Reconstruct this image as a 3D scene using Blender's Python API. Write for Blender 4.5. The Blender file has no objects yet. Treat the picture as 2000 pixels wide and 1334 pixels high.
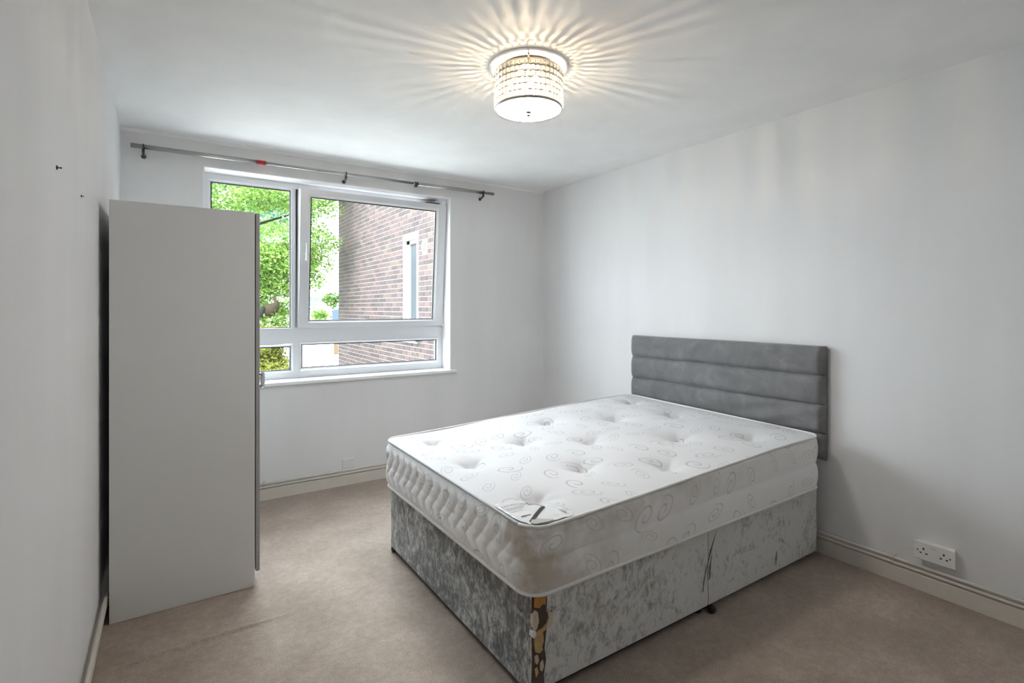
import bpy, bmesh, math, random
import numpy as np
from mathutils import Vector, Matrix

rnd = random.Random(7)
S = bpy.context.scene
COL = S.collection
PI = math.pi

# ------------------------------------------------------------------ camera
YAW = math.radians(33.488)
CAM_H = 1.314
cd = bpy.data.cameras.new('camera')
cd.sensor_width = 36.0
cd.lens = 1013.45 / 2000 * 36
cd.shift_y = -(667 - 601.64) / 2000
cd.clip_start = 0.02
cam = bpy.data.objects.new('camera', cd)
COL.objects.link(cam)
cam.location = (0, 0, CAM_H)
cam.rotation_euler = (PI / 2, 0, -YAW)
S.camera = cam

# ------------------------------------------------------------------ sky, sun, exposure
W = bpy.data.worlds.new('overcast_sky')
S.world = W
W.use_nodes = True
bg = W.node_tree.nodes['Background']
bg.inputs[0].default_value = (0.87, 0.94, 1.0, 1)
bg.inputs[1].default_value = 14.0

sd = bpy.data.lights.new('soft_sun', 'SUN')
sd.energy = 12.0
sd.angle = math.radians(45)
sd.color = (0.82, 0.92, 1.0)
sun = bpy.data.objects.new('soft_sun', sd)
COL.objects.link(sun)
sun.location = (1, 12, 9)
SUN_DIR = Vector((-0.28, -1.0, -0.85))
sun.rotation_euler = SUN_DIR.to_track_quat('-Z', 'Y').to_euler()

S.view_settings.view_transform = 'Standard'
S.view_settings.look = 'None'
S.view_settings.gamma = 1
S.view_settings.use_curve_mapping = False
S.view_settings.exposure = 0.15
S.cycles.use_denoising = True
S.cycles.max_bounces = 14
S.cycles.diffuse_bounces = 8
S.cycles.transparent_max_bounces = 24
S.cycles.caustics_reflective = False
S.cycles.caustics_refractive = False

DIFFUSER_L = 50.0      # radiance of the lamp's lit diffuser
BULB_L = 2600.0        # radiance of the small capsule bulb inside it

# ------------------------------------------------------------------ material helpers
class NT:
    """tiny node-graph writer"""
    def __init__(self, m):
        m.use_nodes = True
        self.t = m.node_tree
        self.t.nodes.clear()
        self.out = self.t.nodes.new('ShaderNodeOutputMaterial')
    def n(self, kind, ins=None, **props):
        nd = self.t.nodes.new('ShaderNode' + kind)
        for k, v in props.items():
            setattr(nd, k, v)
        for k, v in (ins or {}).items():
            self.set(nd.inputs[k], v)
        return nd
    def set(self, sock, v):
        if isinstance(v, bpy.types.NodeSocket):
            self.t.links.new(v, sock)
        elif hasattr(v, 'outputs'):
            self.t.links.new(v.outputs[0], sock)
        else:
            if isinstance(v, tuple) and len(v) == 3 and sock.type == 'RGBA':
                v = v + (1,)
            sock.default_value = v
    def m(self, op, a, b=0.0, c=None):
        nd = self.t.nodes.new('ShaderNodeMath')
        nd.operation = op
        self.set(nd.inputs[0], a)
        self.set(nd.inputs[1], b)
        if c is not None:
            self.set(nd.inputs[2], c)
        return nd.outputs[0]
    def noise(self, vec, scale, detail=3, rough=0.5, dist=0.0):
        nd = self.n('TexNoise', {'Scale': scale, 'Detail': detail, 'Roughness': rough, 'Distortion': dist})
        if vec is not None:
            self.set(nd.inputs['Vector'], vec)
        return nd.outputs[0]
    def ramp(self, fac, *stops):
        nd = self.n('ValToRGB', {'Fac': fac})
        cr = nd.color_ramp
        while len(cr.elements) < len(stops):
            cr.elements.new(0.5)
        for e, (p, c) in zip(cr.elements, stops):
            e.position = p
            e.color = (c[0], c[1], c[2], 1) if not isinstance(c, float) else (c, c, c, 1)
        return nd.outputs[0]
    def mix(self, fac, a, b, mode='MIX'):
        nd = self.n('Mix', data_type='RGBA', blend_type=mode)
        self.set(nd.inputs[0], fac)
        self.set(nd.inputs[6], a)
        self.set(nd.inputs[7], b)
        return nd.outputs[2]
    def bump(self, h, strength, dist=0.01):
        return self.n('Bump', {'Height': h, 'Strength': strength, 'Distance': dist}).outputs[0]
    def pos(self):
        return self.n('NewGeometry').outputs['Position']
    def scaled(self, vec, s):
        nd = self.n('VectorMath', {0: vec, 1: s}, operation='MULTIPLY')
        return nd.outputs[0]
    def bsdf(self, color, rough=0.6, metal=0.0, normal=None, **kw):
        ins = {'Base Color': color, 'Roughness': rough, 'Metallic': metal}
        if normal is not None:
            ins['Normal'] = normal
        ins.update(kw)
        nd = self.n('BsdfPrincipled', ins)
        self.t.links.new(nd.outputs[0], self.out.inputs[0])
        return nd
    def surface(self, sh):
        self.set(self.out.inputs[0], sh)

def mat(name):
    return bpy.data.materials.new(name)

def plain(name, col, rough=0.5, metal=0.0, grain=0.03, gscale=40.0, **kw):
    m = mat(name)
    t = NT(m)
    nz = t.noise(t.pos(), gscale, 3)
    c = t.mix(nz, tuple(x * (1 - grain) for x in col), tuple(min(1, x * (1 + grain)) for x in col))
    t.bsdf(c, rough, metal, **kw)
    return m

def wall_paint(name, col):
    m = mat(name)
    t = NT(m)
    p = t.pos()
    streak = t.noise(t.scaled(p, (5.0, 5.0, 0.7)), 1.0, 3, 0.55)
    patch = t.noise(p, 1.7, 2)
    k = t.m('ADD', t.m('MULTIPLY', streak, 0.6), t.m('MULTIPLY', patch, 0.4))
    c = t.ramp(k, (0.3, tuple(x * 0.95 for x in col)), (0.7, tuple(min(1, x * 1.03) for x in col)))
    fine = t.noise(p, 260, 2)
    t.bsdf(c, 0.62, 0, t.bump(fine, 0.12, 0.002), **{'Specular IOR Level': 0.25})
    return m

M = {}
M['wall'] = wall_paint('matt_grey_wall_paint', (0.76, 0.76, 0.77))
M['ceiling'] = wall_paint('white_ceiling_paint', (0.87, 0.87, 0.87))
M['reveal'] = plain('white_gloss_paint', (0.86, 0.86, 0.87), 0.35)
M['upvc'] = plain('white_upvc', (0.70, 0.71, 0.735), 0.28, grain=0.01)
M['gasket'] = plain('black_rubber_gasket', (0.012, 0.012, 0.014), 0.5)
M['cream'] = plain('cream_gloss_paint', (0.66, 0.62, 0.56), 0.35, grain=0.06, gscale=12)
M['pipe'] = plain('cream_painted_pipe', (0.69, 0.65, 0.58), 0.3, grain=0.04, gscale=15)
M['steel'] = plain('brushed_steel', (0.42, 0.41, 0.39), 0.28, 1.0)
M['darksteel'] = plain('dark_steel', (0.10, 0.10, 0.10), 0.35, 1.0)
M['red'] = plain('red_tape', (0.42, 0.02, 0.03), 0.45)
M['board'] = plain('white_melamine', (0.67, 0.67, 0.66), 0.5, grain=0.025, gscale=300)
M['boardedge'] = plain('grey_edged_door', (0.36, 0.355, 0.35), 0.5, grain=0.03, gscale=200)
M['plastic'] = plain('white_plastic', (0.80, 0.80, 0.79), 0.35, grain=0.01)
M['plate'] = plain('painted_over_plate', (0.72, 0.72, 0.725), 0.5, grain=0.01)
M['hole'] = plain('black_slot', (0.01, 0.01, 0.01), 0.8)
M['faint'] = plain('grey_moulded_mark', (0.55, 0.55, 0.55), 0.5)
M['black'] = plain('black_castor_plastic', (0.015, 0.015, 0.016), 0.45)
M['brass'] = plain('pale_gold_metal', (0.62, 0.52, 0.36), 0.3, 1.0)
M['ink'] = plain('dark_print_ink', (0.10, 0.10, 0.12), 0.6)
M['greyink'] = plain('grey_print_ink', (0.35, 0.35, 0.37), 0.6)
M['ribbon'] = plain('black_ribbon', (0.012, 0.012, 0.012), 0.4)
M['conc'] = plain('white_painted_concrete', (0.27, 0.27, 0.265), 0.7, grain=0.06, gscale=9)
M['bluebin'] = plain('blue_plastic', (0.012, 0.030, 0.060), 0.45)
M['darkplant'] = plain('dark_grille', (0.03, 0.03, 0.035), 0.7)
M['post'] = plain('tan_timber', (0.085, 0.05, 0.02), 0.8, grain=0.25, gscale=8)
M['wallext'] = plain('outer_render', (0.35, 0.30, 0.28), 0.8)

# carpet
m = mat('short_pile_carpet'); t = NT(m); M['carpet'] = m
p = t.pos()
a = t.noise(p, 3.2, 4, 0.6); b = t.noise(p, 150, 2, 0.6); c = t.noise(p, 32, 3, 0.6)
k = t.m('ADD', t.m('ADD', t.m('MULTIPLY', a, 0.40), t.m('MULTIPLY', b, 0.35)), t.m('MULTIPLY', c, 0.25))
colr = t.ramp(k, (0.34, (0.235, 0.182, 0.148)), (0.52, (0.350, 0.282, 0.235)), (0.68, (0.48, 0.405, 0.355)))
hgt = t.m('ADD', t.m('MULTIPLY', b, 0.7), t.m('MULTIPLY', c, 0.5))
t.bsdf(colr, 0.95, 0, t.bump(hgt, 0.7, 0.006), **{'Specular IOR Level': 0.1, 'Sheen Weight': 0.25})

# crushed velvet of the divan
m = mat('crushed_grey_velvet'); t = NT(m); M['crushed'] = m
p = t.pos()
a = t.noise(p, 9, 6, 0.68, 1.6); b = t.noise(t.scaled(p, (1, 1, 0.55)), 48, 4, 0.65, 1.0); c = t.noise(p, 4.0, 2)
k = t.m('ADD', t.m('ADD', t.m('MULTIPLY', a, 0.42), t.m('MULTIPLY', b, 0.38)), t.m('MULTIPLY', c, 0.20))
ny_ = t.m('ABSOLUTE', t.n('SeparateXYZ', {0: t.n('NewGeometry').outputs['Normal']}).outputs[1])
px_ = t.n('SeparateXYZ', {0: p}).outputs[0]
painted_fill = t.ramp(t.n('MapRange', {0: px_, 1: 1.0, 2: 2.86, 3: 0.0, 4: 1.0}).outputs[0], (0.0, 0.0), (0.22, 0.25), (0.42, 1.0), (0.56, 0.9), (0.62, 0.55), (1.0, 0.45))  # paler stretch along the long side, light put into the colour
k2_ = t.m('ADD', t.m('ADD', t.m('MULTIPLY', t.m('SUBTRACT', k, 0.5), 0.8), 0.585), t.m('MULTIPLY', painted_fill, 0.075))
kk_ = t.n('Mix', {0: t.m('GREATER_THAN', ny_, 0.6), 2: k, 3: k2_}, data_type='FLOAT').outputs[0]  # long sides painted lighter in place of missing fill light
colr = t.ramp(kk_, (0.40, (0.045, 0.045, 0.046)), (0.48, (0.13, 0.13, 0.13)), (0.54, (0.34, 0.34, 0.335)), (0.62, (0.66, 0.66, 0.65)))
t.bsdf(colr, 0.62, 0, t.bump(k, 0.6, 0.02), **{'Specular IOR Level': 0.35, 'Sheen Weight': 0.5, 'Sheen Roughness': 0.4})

# plush velvet of the headboard
m = mat('plush_grey_velvet'); t = NT(m); M['plush'] = m
p = t.pos()
a = t.noise(p, 9, 4, 0.6, 0.6); b = t.noise(p, 180, 2)
k = t.m('ADD', t.m('MULTIPLY', a, 0.8), t.m('MULTIPLY', b, 0.2))
colr = t.ramp(k, (0.3, (0.14, 0.14, 0.145)), (0.55, (0.19, 0.19, 0.195)), (0.75, (0.25, 0.25, 0.26)))
t.bsdf(colr, 0.7, 0, t.bump(b, 0.15, 0.003), **{'Sheen Weight': 0.6, 'Sheen Roughness': 0.35, 'Specular IOR Level': 0.2})
M['plushdark'] = plain('grey_velvet_edge', (0.13, 0.13, 0.135), 0.8, grain=0.1)

def swirl_fabric(name, base, ink, stains):
    """damask ticking: printed ovals and spirals, one per cell, turned at random"""
    m = mat(name); t = NT(m)
    uv = t.n('UVMap', uv_map='UVMap').outputs[0]
    vor = t.n('TexVoronoi', {'Vector': uv, 'Scale': 6.9, 'Randomness': 0.55}, voronoi_dimensions='2D')
    d = t.n('VectorMath', {0: uv, 1: vor.outputs['Position']}, operation='SUBTRACT')
    wob = t.n('TexNoise', {'Vector': uv, 'Scale': 30.0, 'Detail': 1.0})
    sx = t.n('SeparateXYZ', {0: d.outputs[0]})
    sc = t.n('SeparateColor', {0: vor.outputs['Color']})
    ang = t.m('MULTIPLY', sc.outputs[0], 2 * PI)
    ca, sa = t.m('COSINE', ang), t.m('SINE', ang)
    x = t.m('ADD', t.m('MULTIPLY', sx.outputs[0], ca), t.m('MULTIPLY', sx.outputs[1], sa))
    y = t.m('SUBTRACT', t.m('MULTIPLY', sx.outputs[1], ca), t.m('MULTIPLY', sx.outputs[0], sa))
    asp = t.m('ADD', 1.35, t.m('MULTIPLY', sc.outputs[1], 1.1))
    y2 = t.m('MULTIPLY', y, asp)
    r = t.m('SQRT', t.m('ADD', t.m('MULTIPLY', x, x), t.m('MULTIPLY', y2, y2)))
    r = t.m('ADD', r, t.m('MULTIPLY', t.m('SUBTRACT', wob.outputs[0], 0.5), 0.012))
    th = t.m('ARCTAN2', y2, x)
    rmax = t.m('ADD', 0.052, t.m('MULTIPLY', sc.outputs[2], 0.018))
    turns = t.m('ADD', 1.45, t.m('MULTIPLY', sc.outputs[1], 0.8))
    v = t.m('FRACT', t.m('ADD', t.m('SUBTRACT', t.m('MULTIPLY', t.m('DIVIDE', r, rmax), turns), t.m('DIVIDE', th, 2 * PI)), 2.0))
    line = t.m('LESS_THAN', t.m('ABSOLUTE', t.m('SUBTRACT', v, 0.5)), 0.105)
    line = t.m('MULTIPLY', line, t.m('LESS_THAN', r, rmax))
    line = t.m('MULTIPLY', line, t.m('GREATER_THAN', r, 0.008))
    fade = t.m('ADD', 0.45, t.m('MULTIPLY', t.noise(uv, 22, 2), 0.8))
    line = t.m('MULTIPLY', line, t.m('MINIMUM', fade, 1.0))
    p = t.pos()
    bn = t.noise(p, 2.2, 2)
    bc = t.mix(bn, tuple(z * 0.96 for z in base), base)
    if stains:
        sp = t.n('SeparateXYZ', {0: p})
        n1 = t.noise(p, 7, 4, 0.6)
        n2 = t.noise(p, 19, 3, 0.6)
        # old marks where hands and feet brush the front corner and the upper edge
        dx = t.m('SUBTRACT', sp.outputs[0], 0.99); dy = t.m('SUBTRACT', sp.outputs[1], 1.38)
        rc = t.m('SQRT', t.m('ADD', t.m('MULTIPLY', dx, dx), t.m('MULTIPLY', t.m('MULTIPLY', dy, 3.5), dy)))
        near = t.ramp(rc, (0.03, 1.0), (0.42, 0.25), (1.0, 0.0))
        front = t.ramp(sp.outputs[1], (0.30, 1.0), (0.36, 0.0))
        front = t.m('LESS_THAN', sp.outputs[1], 1.50)
        hi = t.n('MapRange', {0: sp.outputs[2], 1: 0.50, 2: 0.585, 3: 0.05, 4: 1.0}).outputs[0]
        hi = t.m('MULTIPLY', hi, front)
        along = t.n('MapRange', {0: sp.outputs[0], 1: 1.0, 2: 2.3, 3: 1.0, 4: 0.15}).outputs[0]
        st = t.m('MULTIPLY', t.m('ADD', t.m('MULTIPLY', near, 0.9), t.m('MULTIPLY', t.m('MULTIPLY', hi, along), 0.7)), t.ramp(n1, (0.36, 0.15), (0.62, 1.0)))
        st = t.m('MINIMUM', t.m('ADD', st, t.m('MULTIPLY', front, 0.05)), 0.95)
        scol = t.mix(n2, (0.40, 0.335, 0.265), (0.58, 0.53, 0.46))
        bc = t.mix(st, bc, scol)
    c = t.mix(t.m('MULTIPLY', line, 0.75), bc, ink)
    weave = t.noise(p, 420, 2)
    hb = t.m('ADD', t.m('MULTIPLY', weave, 0.25), t.m('MULTIPLY', t.m('SUBTRACT', 1.0, line), 0.7))
    t.bsdf(c, 0.75, 0, t.bump(hb, 0.25, 0.004), **{'Specular IOR Level': 0.2, 'Sheen Weight': 0.15})
    return m

M['ticking'] = swirl_fabric('damask_ticking', (0.67, 0.67, 0.69), (0.34, 0.34, 0.36), False)
M['tickside'] = swirl_fabric('stained_damask_border', (0.90, 0.90, 0.91), (0.52, 0.51, 0.51), True)
M['piping'] = plain('white_edge_tape', (0.74, 0.74, 0.73), 0.6)
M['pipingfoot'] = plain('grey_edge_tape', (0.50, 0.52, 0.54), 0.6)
M['label'] = plain('glossy_white_label', (0.80, 0.80, 0.82), 0.12, grain=0.01)
M['badge'] = plain('grey_satin_tab', (0.50, 0.49, 0.46), 0.3)
M['bark'] = plain('brown_bark', (0.034, 0.024, 0.010), 0.9, grain=0.45, gscale=14)
M['barkdark'] = plain('dark_bark', (0.014, 0.013, 0.012), 0.9, grain=0.4, gscale=14)
M['rust'] = plain('exposed_orange_board', (0.48, 0.22, 0.06), 0.8, grain=0.35, gscale=60)
M['tan'] = plain('exposed_tan_foam', (0.48, 0.32, 0.14), 0.85, grain=0.3, gscale=60)
M['pale'] = plain('frayed_pale_wadding', (0.58, 0.48, 0.38), 0.9, grain=0.25, gscale=70)
M['torn'] = plain('torn_brown_backing', (0.085, 0.062, 0.048), 0.9, grain=0.4, gscale=50)

# window glass: thin pane
def thin_glass(name, tint, refl):
    m = mat(name); t = NT(m)
    tr = t.n('BsdfTransparent', {'Color': tint})
    gl = t.n('BsdfGlossy', {'Color': (1, 1, 1), 'Roughness': 0.02})
    lw = t.n('LayerWeight', {'Blend': 0.5})
    fr = t.m('ADD', 0.035, t.m('MULTIPLY', t.m('POWER', lw.outputs['Facing'], 5.0), 0.9))
    mx = t.n('MixShader', {0: t.m('MULTIPLY', fr, refl), 1: tr.outputs[0], 2: gl.outputs[0]})
    t.surface(mx)
    return m
M['glass'] = thin_glass('clear_window_glass', (0.97, 0.985, 0.98), 0.8)

m = mat('neighbour_window_glass'); t = NT(m); M['glassfar'] = m
nz = t.noise(t.pos(), 2.0, 2)
t.bsdf(t.mix(nz, (0.045, 0.052, 0.06), (0.065, 0.075, 0.085)), 0.25, 0, **{'Specular IOR Level': 0.15})

# crystal beads: light passes, scatters and glints
m = mat('cut_crystal'); t = NT(m); M['crystal'] = m
tr = t.n('BsdfTransparent', {'Color': (1.0, 0.97, 0.92)})
tl = t.n('BsdfTranslucent', {'Color': (0.95, 0.95, 0.97)})
gl = t.n('BsdfGlossy', {'Color': (0.9, 0.9, 0.92), 'Roughness': 0.06})
m1 = t.n('MixShader', {0: 0.03, 1: tr.outputs[0], 2: tl.outputs[0]})
lw = t.n('LayerWeight', {'Blend': 0.45})
m2 = t.n('MixShader', {0: t.m('MULTIPLY', lw.outputs['Facing'], 0.6), 1: m1.outputs[0], 2: gl.outputs[0]})
t.surface(m2)

m = mat('crystal_cut_edge'); t = NT(m); M['crystaledge'] = m
tr = t.n('BsdfTransparent', {'Color': (1.0, 0.95, 0.88)})
tl = t.n('BsdfTranslucent', {'Color': (0.22, 0.22, 0.225)})
gl = t.n('BsdfGlossy', {'Color': (0.9, 0.9, 0.92), 'Roughness': 0.1})
m1 = t.n('MixShader', {0: 0.5, 1: tl.outputs[0], 2: gl.outputs[0]})
t.surface(t.n('MixShader', {0: 0.10, 1: m1.outputs[0], 2: tr.outputs[0]}))

M['crystalpull'] = plain('clear_faceted_acrylic', (0.75, 0.75, 0.78), 0.08, 0.0, **{'Transmission Weight': 0.45, 'IOR': 1.5})

def glow(name, col, strength):
    m = mat(name); t = NT(m)
    t.surface(t.n('Emission', {'Color': col, 'Strength': strength}))
    return m
M['diffuser'] = glow('lit_diffuser', (1.0, 0.955, 0.90), DIFFUSER_L)
M['bulb'] = glow('lit_capsule_bulb', (1.0, 0.84, 0.62), BULB_L)

def brick_mat(name, island):
    m = mat(name); t = NT(m)
    if island:
        r = t.n('NewGeometry').outputs['Random Per Island']
    else:
        r = t.n('ObjectInfo').outputs['Random']
    p = t.pos()
    n1 = t.noise(p, 26, 3, 0.6)
    k = t.m('ADD', t.m('MULTIPLY', r, 0.85), t.m('MULTIPLY', n1, 0.15))
    c = t.ramp(k, (0.05, (0.0449, 0.0367, 0.0381)), (0.30, (0.0626, 0.0496, 0.0496)), (0.55, (0.0802, 0.0585, 0.0571)),
               (0.78, (0.102, 0.0666, 0.0639)), (0.90, (0.1088, 0.0802, 0.0626)), (0.96, (0.0646, 0.0578, 0.0585)))
    c = t.mix(t.m('MULTIPLY', n1, 0.35), c, (0.098, 0.082, 0.079))
    t.bsdf(c, 0.85, 0, t.bump(n1, 0.3, 0.01), **{'Specular IOR Level': 0.2})
    return m
M['brick'] = brick_mat('purple_red_brick', False)
M['brickstuff'] = brick_mat('purple_red_brick_far', True)
M['mortar'] = plain('pale_mortar', (0.33, 0.27, 0.265), 0.9, grain=0.12, gscale=30)

def leaf_mat(name, stops):
    m = mat(name); t = NT(m)
    r = t.n('NewGeometry').outputs['Random Per Island']
    nz = t.noise(t.pos(), 1.6, 2)
    k = t.m('ADD', t.m('MULTIPLY', r, 0.7), t.m('MULTIPLY', nz, 0.3))
    c = t.ramp(k, *stops)
    df = t.n('BsdfDiffuse', {'Color': c})
    tl = t.n('BsdfTranslucent', {'Color': c})
    t.surface(t.n('MixShader', {0: 0.5, 1: df.outputs[0], 2: tl.outputs[0]}))
    return m
M['leafA'] = leaf_mat('lime_green_leaf', ((0.2, (0.08, 0.16, 0.03)), (0.5, (0.19, 0.33, 0.07)), (0.8, (0.38, 0.50, 0.16))))
M['leafB'] = leaf_mat('cool_green_leaf', ((0.2, (0.10, 0.20, 0.12)), (0.5, (0.18, 0.32, 0.20)), (0.8, (0.32, 0.46, 0.32))))
M['leafC'] = leaf_mat('yellow_green_leaf', ((0.2, (0.12, 0.15, 0.02)), (0.5, (0.24, 0.27, 0.05)), (0.8, (0.38, 0.38, 0.13))))
m = mat('bleached_paving'); t = NT(m); M['ground'] = m
nz = t.noise(t.pos(), 5, 5, 0.7)
t.bsdf(t.ramp(nz, (0.40, (0.06, 0.065, 0.05)), (0.44, (0.58, 0.58, 0.55)), (0.7, (0.72, 0.71, 0.68))), 0.9)

# ------------------------------------------------------------------ object helpers
def tag(o, label=None, cat=None, group=None, kind=None):
    if label: o['label'] = label
    if cat: o['category'] = cat
    if group: o['group'] = group
    if kind: o['kind'] = kind
    return o

def empty(name, loc, label=None, cat=None, group=None, kind=None):
    o = bpy.data.objects.new(name, None)
    o.empty_display_size = 0.05
    o.location = loc
    COL.objects.link(o)
    return tag(o, label, cat, group, kind)

def wloc(o):
    v = Vector(o.location)
    while o.parent:
        o = o.parent
        v += Vector(o.location)
    return v

def link_mesh(name, me, mats, parent=None, origin=None, smooth=False):
    """me holds world coordinates; the object gets its own origin"""
    n = len(me.vertices)
    co = np.empty(n * 3); me.vertices.foreach_get('co', co); co = co.reshape(-1, 3)
    c = np.array(origin) if origin is not None else (co.min(0) + co.max(0)) / 2
    me.vertices.foreach_set('co', (co - c).ravel())
    o = bpy.data.objects.new(name, me)
    for mm in (mats if isinstance(mats, (list, tuple)) else [mats]):
        me.materials.append(mm)
    if smooth:
        me.polygons.foreach_set('use_smooth', [True] * len(me.polygons))
    COL.objects.link(o)
    o.location = Vector(c)
    if parent is not None:
        o.parent = parent
        o.location = Vector(c) - wloc(parent)
    me.update()
    return o

def from_bm(name, bm, mats, parent=None, smooth=False, origin=None):
    me = bpy.data.meshes.new(name)
    bmesh.ops.recalc_face_normals(bm, faces=bm.faces)
    bm.to_mesh(me); bm.free()
    return link_mesh(name, me, mats, parent, origin, smooth)

def from_data(name, verts, faces, mats, parent=None, smooth=False, origin=None):
    me = bpy.data.meshes.new(name)
    me.from_pydata([tuple(v) for v in verts], [], faces)
    me.update()
    return link_mesh(name, me, mats, parent, origin, smooth)

def add_box(bm, x, y, z, bev=0.0, seg=2, tf=None):
    r = bmesh.ops.create_cube(bm, size=1.0)
    vs = r['verts']
    for v in vs:
        v.co = Vector(((x[0] + x[1]) / 2 + v.co.x * (x[1] - x[0]), (y[0] + y[1]) / 2 + v.co.y * (y[1] - y[0]), (z[0] + z[1]) / 2 + v.co.z * (z[1] - z[0])))
    if bev:
        es = list({e for v in vs for e in v.link_edges})
        g = bmesh.ops.bevel(bm, geom=es, offset=bev, segments=seg, profile=0.5, affect='EDGES')
        vs = list({v for f in g['faces'] for v in f.verts} | {v for v in vs if v.is_valid})
    if tf:
        for v in vs:
            v.co = tf(v.co)

def box(name, x, y, z, m, parent=None, bev=0.0, seg=2, tf=None, smooth=False):
    bm = bmesh.new()
    add_box(bm, x, y, z, bev, seg, tf)
    return from_bm(name, bm, m, parent, smooth)

def add_tube(bm, pts, r, n=10, cap=True, closed=False):
    pts = [Vector(p) for p in pts]
    rs = r if isinstance(r, (list, tuple)) else [r] * len(pts)
    rings = []
    prev = None
    L = len(pts)
    for i, p in enumerate(pts):
        if closed:
            d = (pts[(i + 1) % L] - pts[i - 1])
        else:
            d = (pts[min(i + 1, L - 1)] - pts[max(i - 1, 0)])
        d.normalize()
        if prev is None:
            u = d.orthogonal().normalized()
        else:
            u = (prev - d * prev.dot(d)).normalized()
        prev = u
        w = d.cross(u)
        rings.append([bm.verts.new(p + (u * math.cos(2 * PI * k / n) + w * math.sin(2 * PI * k / n)) * rs[i]) for k in range(n)])
    for i in range(L if closed else L - 1):
        a, b = rings[i], rings[(i + 1) % L]
        off = 0
        if closed and i == L - 1:
            off = min(range(n), key=lambda s: (a[0].co - b[s].co).length)
        for k in range(n):
            bm.faces.new((a[k], a[(k + 1) % n], b[(k + 1 + off) % n], b[(k + off) % n]))
    if cap and not closed:
        bm.faces.new(rings[0][::-1]); bm.faces.new(rings[-1])

def tube(name, pts, r, m, parent=None, n=12, cap=True, closed=False):
    bm = bmesh.new()
    add_tube(bm, pts, r, n, cap, closed)
    return from_bm(name, bm, m, parent, True)

def add_lathe(bm, c, prof, n=48, close=False, axis='Z'):
    rings = []
    for (r, h) in prof:
        if r < 1e-6:
            q = (0, 0, h)
            rings.append([bm.verts.new(q)])
        else:
            rings.append([bm.verts.new((r * math.cos(2 * PI * k / n), r * math.sin(2 * PI * k / n), h)) for k in range(n)])
    allv = [v for g in rings for v in g]
    seq = list(range(len(rings) - 1))
    for i in seq:
        a, b = rings[i], rings[i + 1]
        for k in range(n):
            k2 = (k + 1) % n
            if len(a) == 1 and len(b) == 1: continue
            if len(a) == 1: bm.faces.new((a[0], b[k], b[k2]))
            elif len(b) == 1: bm.faces.new((a[k], a[k2], b[0]))
            else: bm.faces.new((a[k], a[k2], b[k2], b[k]))
    if close:
        a, b = rings[-1], rings[0]
        for k in range(n):
            k2 = (k + 1) % n
            bm.faces.new((a[k], a[k2], b[k2], b[k]))
    for v in allv:
        x, y, z = v.co
        if axis == 'X': v.co = Vector((z, y, x))
        elif axis == 'Y': v.co = Vector((x, z, y))
        v.co += Vector(c)

def lathe(name, c, prof, m, parent=None, n=48, close=False, axis='Z', smooth=True):
    bm = bmesh.new()
    add_lathe(bm, c, prof, n, close, axis)
    return from_bm(name, bm, m, parent, smooth)

def prism(name, poly, y0, y1, m, parent=None, axes='XZ'):
    """extrude a polygon given in (x,z) between two y, or (y,z) between two x"""
    def P(a, b, d):
        return (a, d, b) if axes == 'XZ' else ((d, a, b) if axes == 'YZ' else (a, b, d))
    n = len(poly)
    vs = [P(a, b, y0) for a, b in poly] + [P(a, b, y1) for a, b in poly]
    fs = [tuple(range(n)), tuple(range(2 * n - 1, n - 1, -1))] + [(i, (i + 1) % n, n + (i + 1) % n, n + i) for i in range(n)]
    bm = bmesh.new()
    bv = [bm.verts.new(v) for v in vs]
    for f in fs: bm.faces.new([bv[i] for i in f])
    return from_bm(name, bm, m, parent)

# ------------------------------------------------------------------ room shell
XL, XR, YB, H = -0.2407, 2.9288, 3.901, 2.40
YF = -0.55
T = 0.30

# floor: carpet with a low crease in front of the wardrobe
nx, ny = 130, 150
xs = np.linspace(XL - 0.02, XR + 0.02, nx); ys = np.linspace(YF, YB + 0.02, ny)
xs = np.unique(np.concatenate([xs, np.linspace(-0.2, 0.5, 60)])); ys = np.unique(np.concatenate([ys, np.linspace(2.28, 2.5, 50)]))
V = []
for yy in ys:
    for xx in xs:
        z = 0.0
        d = (yy - (2.372 + 0.03 * (xx + 0.08)))
        wgt = min(1, max(0, (xx + 0.2) / 0.15)) * min(1, max(0, (0.46 - xx) / 0.2))
        z += 0.011 * math.exp(-(d / 0.012) ** 2) * wgt
        V.append((xx, yy, z))
F = []
nxx, nyy = len(xs), len(ys)
for j in range(nyy - 1):
    for i in range(nxx - 1):
        F.append((j * nxx + i, j * nxx + i + 1, (j + 1) * nxx + i + 1, (j + 1) * nxx + i))
fl = from_data('floor', V, F, M['carpet'], None, True)
tag(fl, 'worn beige grey carpet with a low crease before the wardrobe', kind='structure')

tag(box('ceiling', (XL - T, XR + T), (YF - T, YB + T), (H, H + 0.2), M['ceiling']), 'flat white painted ceiling', kind='structure')
tag(box('wall_left', (XL - T, XL), (YF - T, YB + T), (-0.1, H), M['wall']), 'pale grey wall beside the wardrobe', kind='structure')
tag(box('wall_right', (XR, XR + T), (YF - T, YB + T), (-0.1, H), M['wall']), 'pale grey wall behind the headboard', kind='structure')
tag(box('wall_front', (XL, XR), (YF - T, YF), (-0.1, H), M['wall']), 'pale grey wall behind the viewer', kind='structure')
WX0, WX1, WZ0, WZ1 = 0.186, 1.968, 0.786, 2.236
bm = bmesh.new()
add_box(bm, (XL, WX0), (YB, YB + T), (-0.1, H))
add_box(bm, (WX1, XR), (YB, YB + T), (-0.1, H))
add_box(bm, (WX0, WX1), (YB, YB + T), (-0.1, WZ0))
add_box(bm, (WX0, WX1), (YB, YB + T), (WZ1, H))
tag(from_bm('wall_back', bm, M['wall']), 'pale grey wall around the window', kind='structure')
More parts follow.
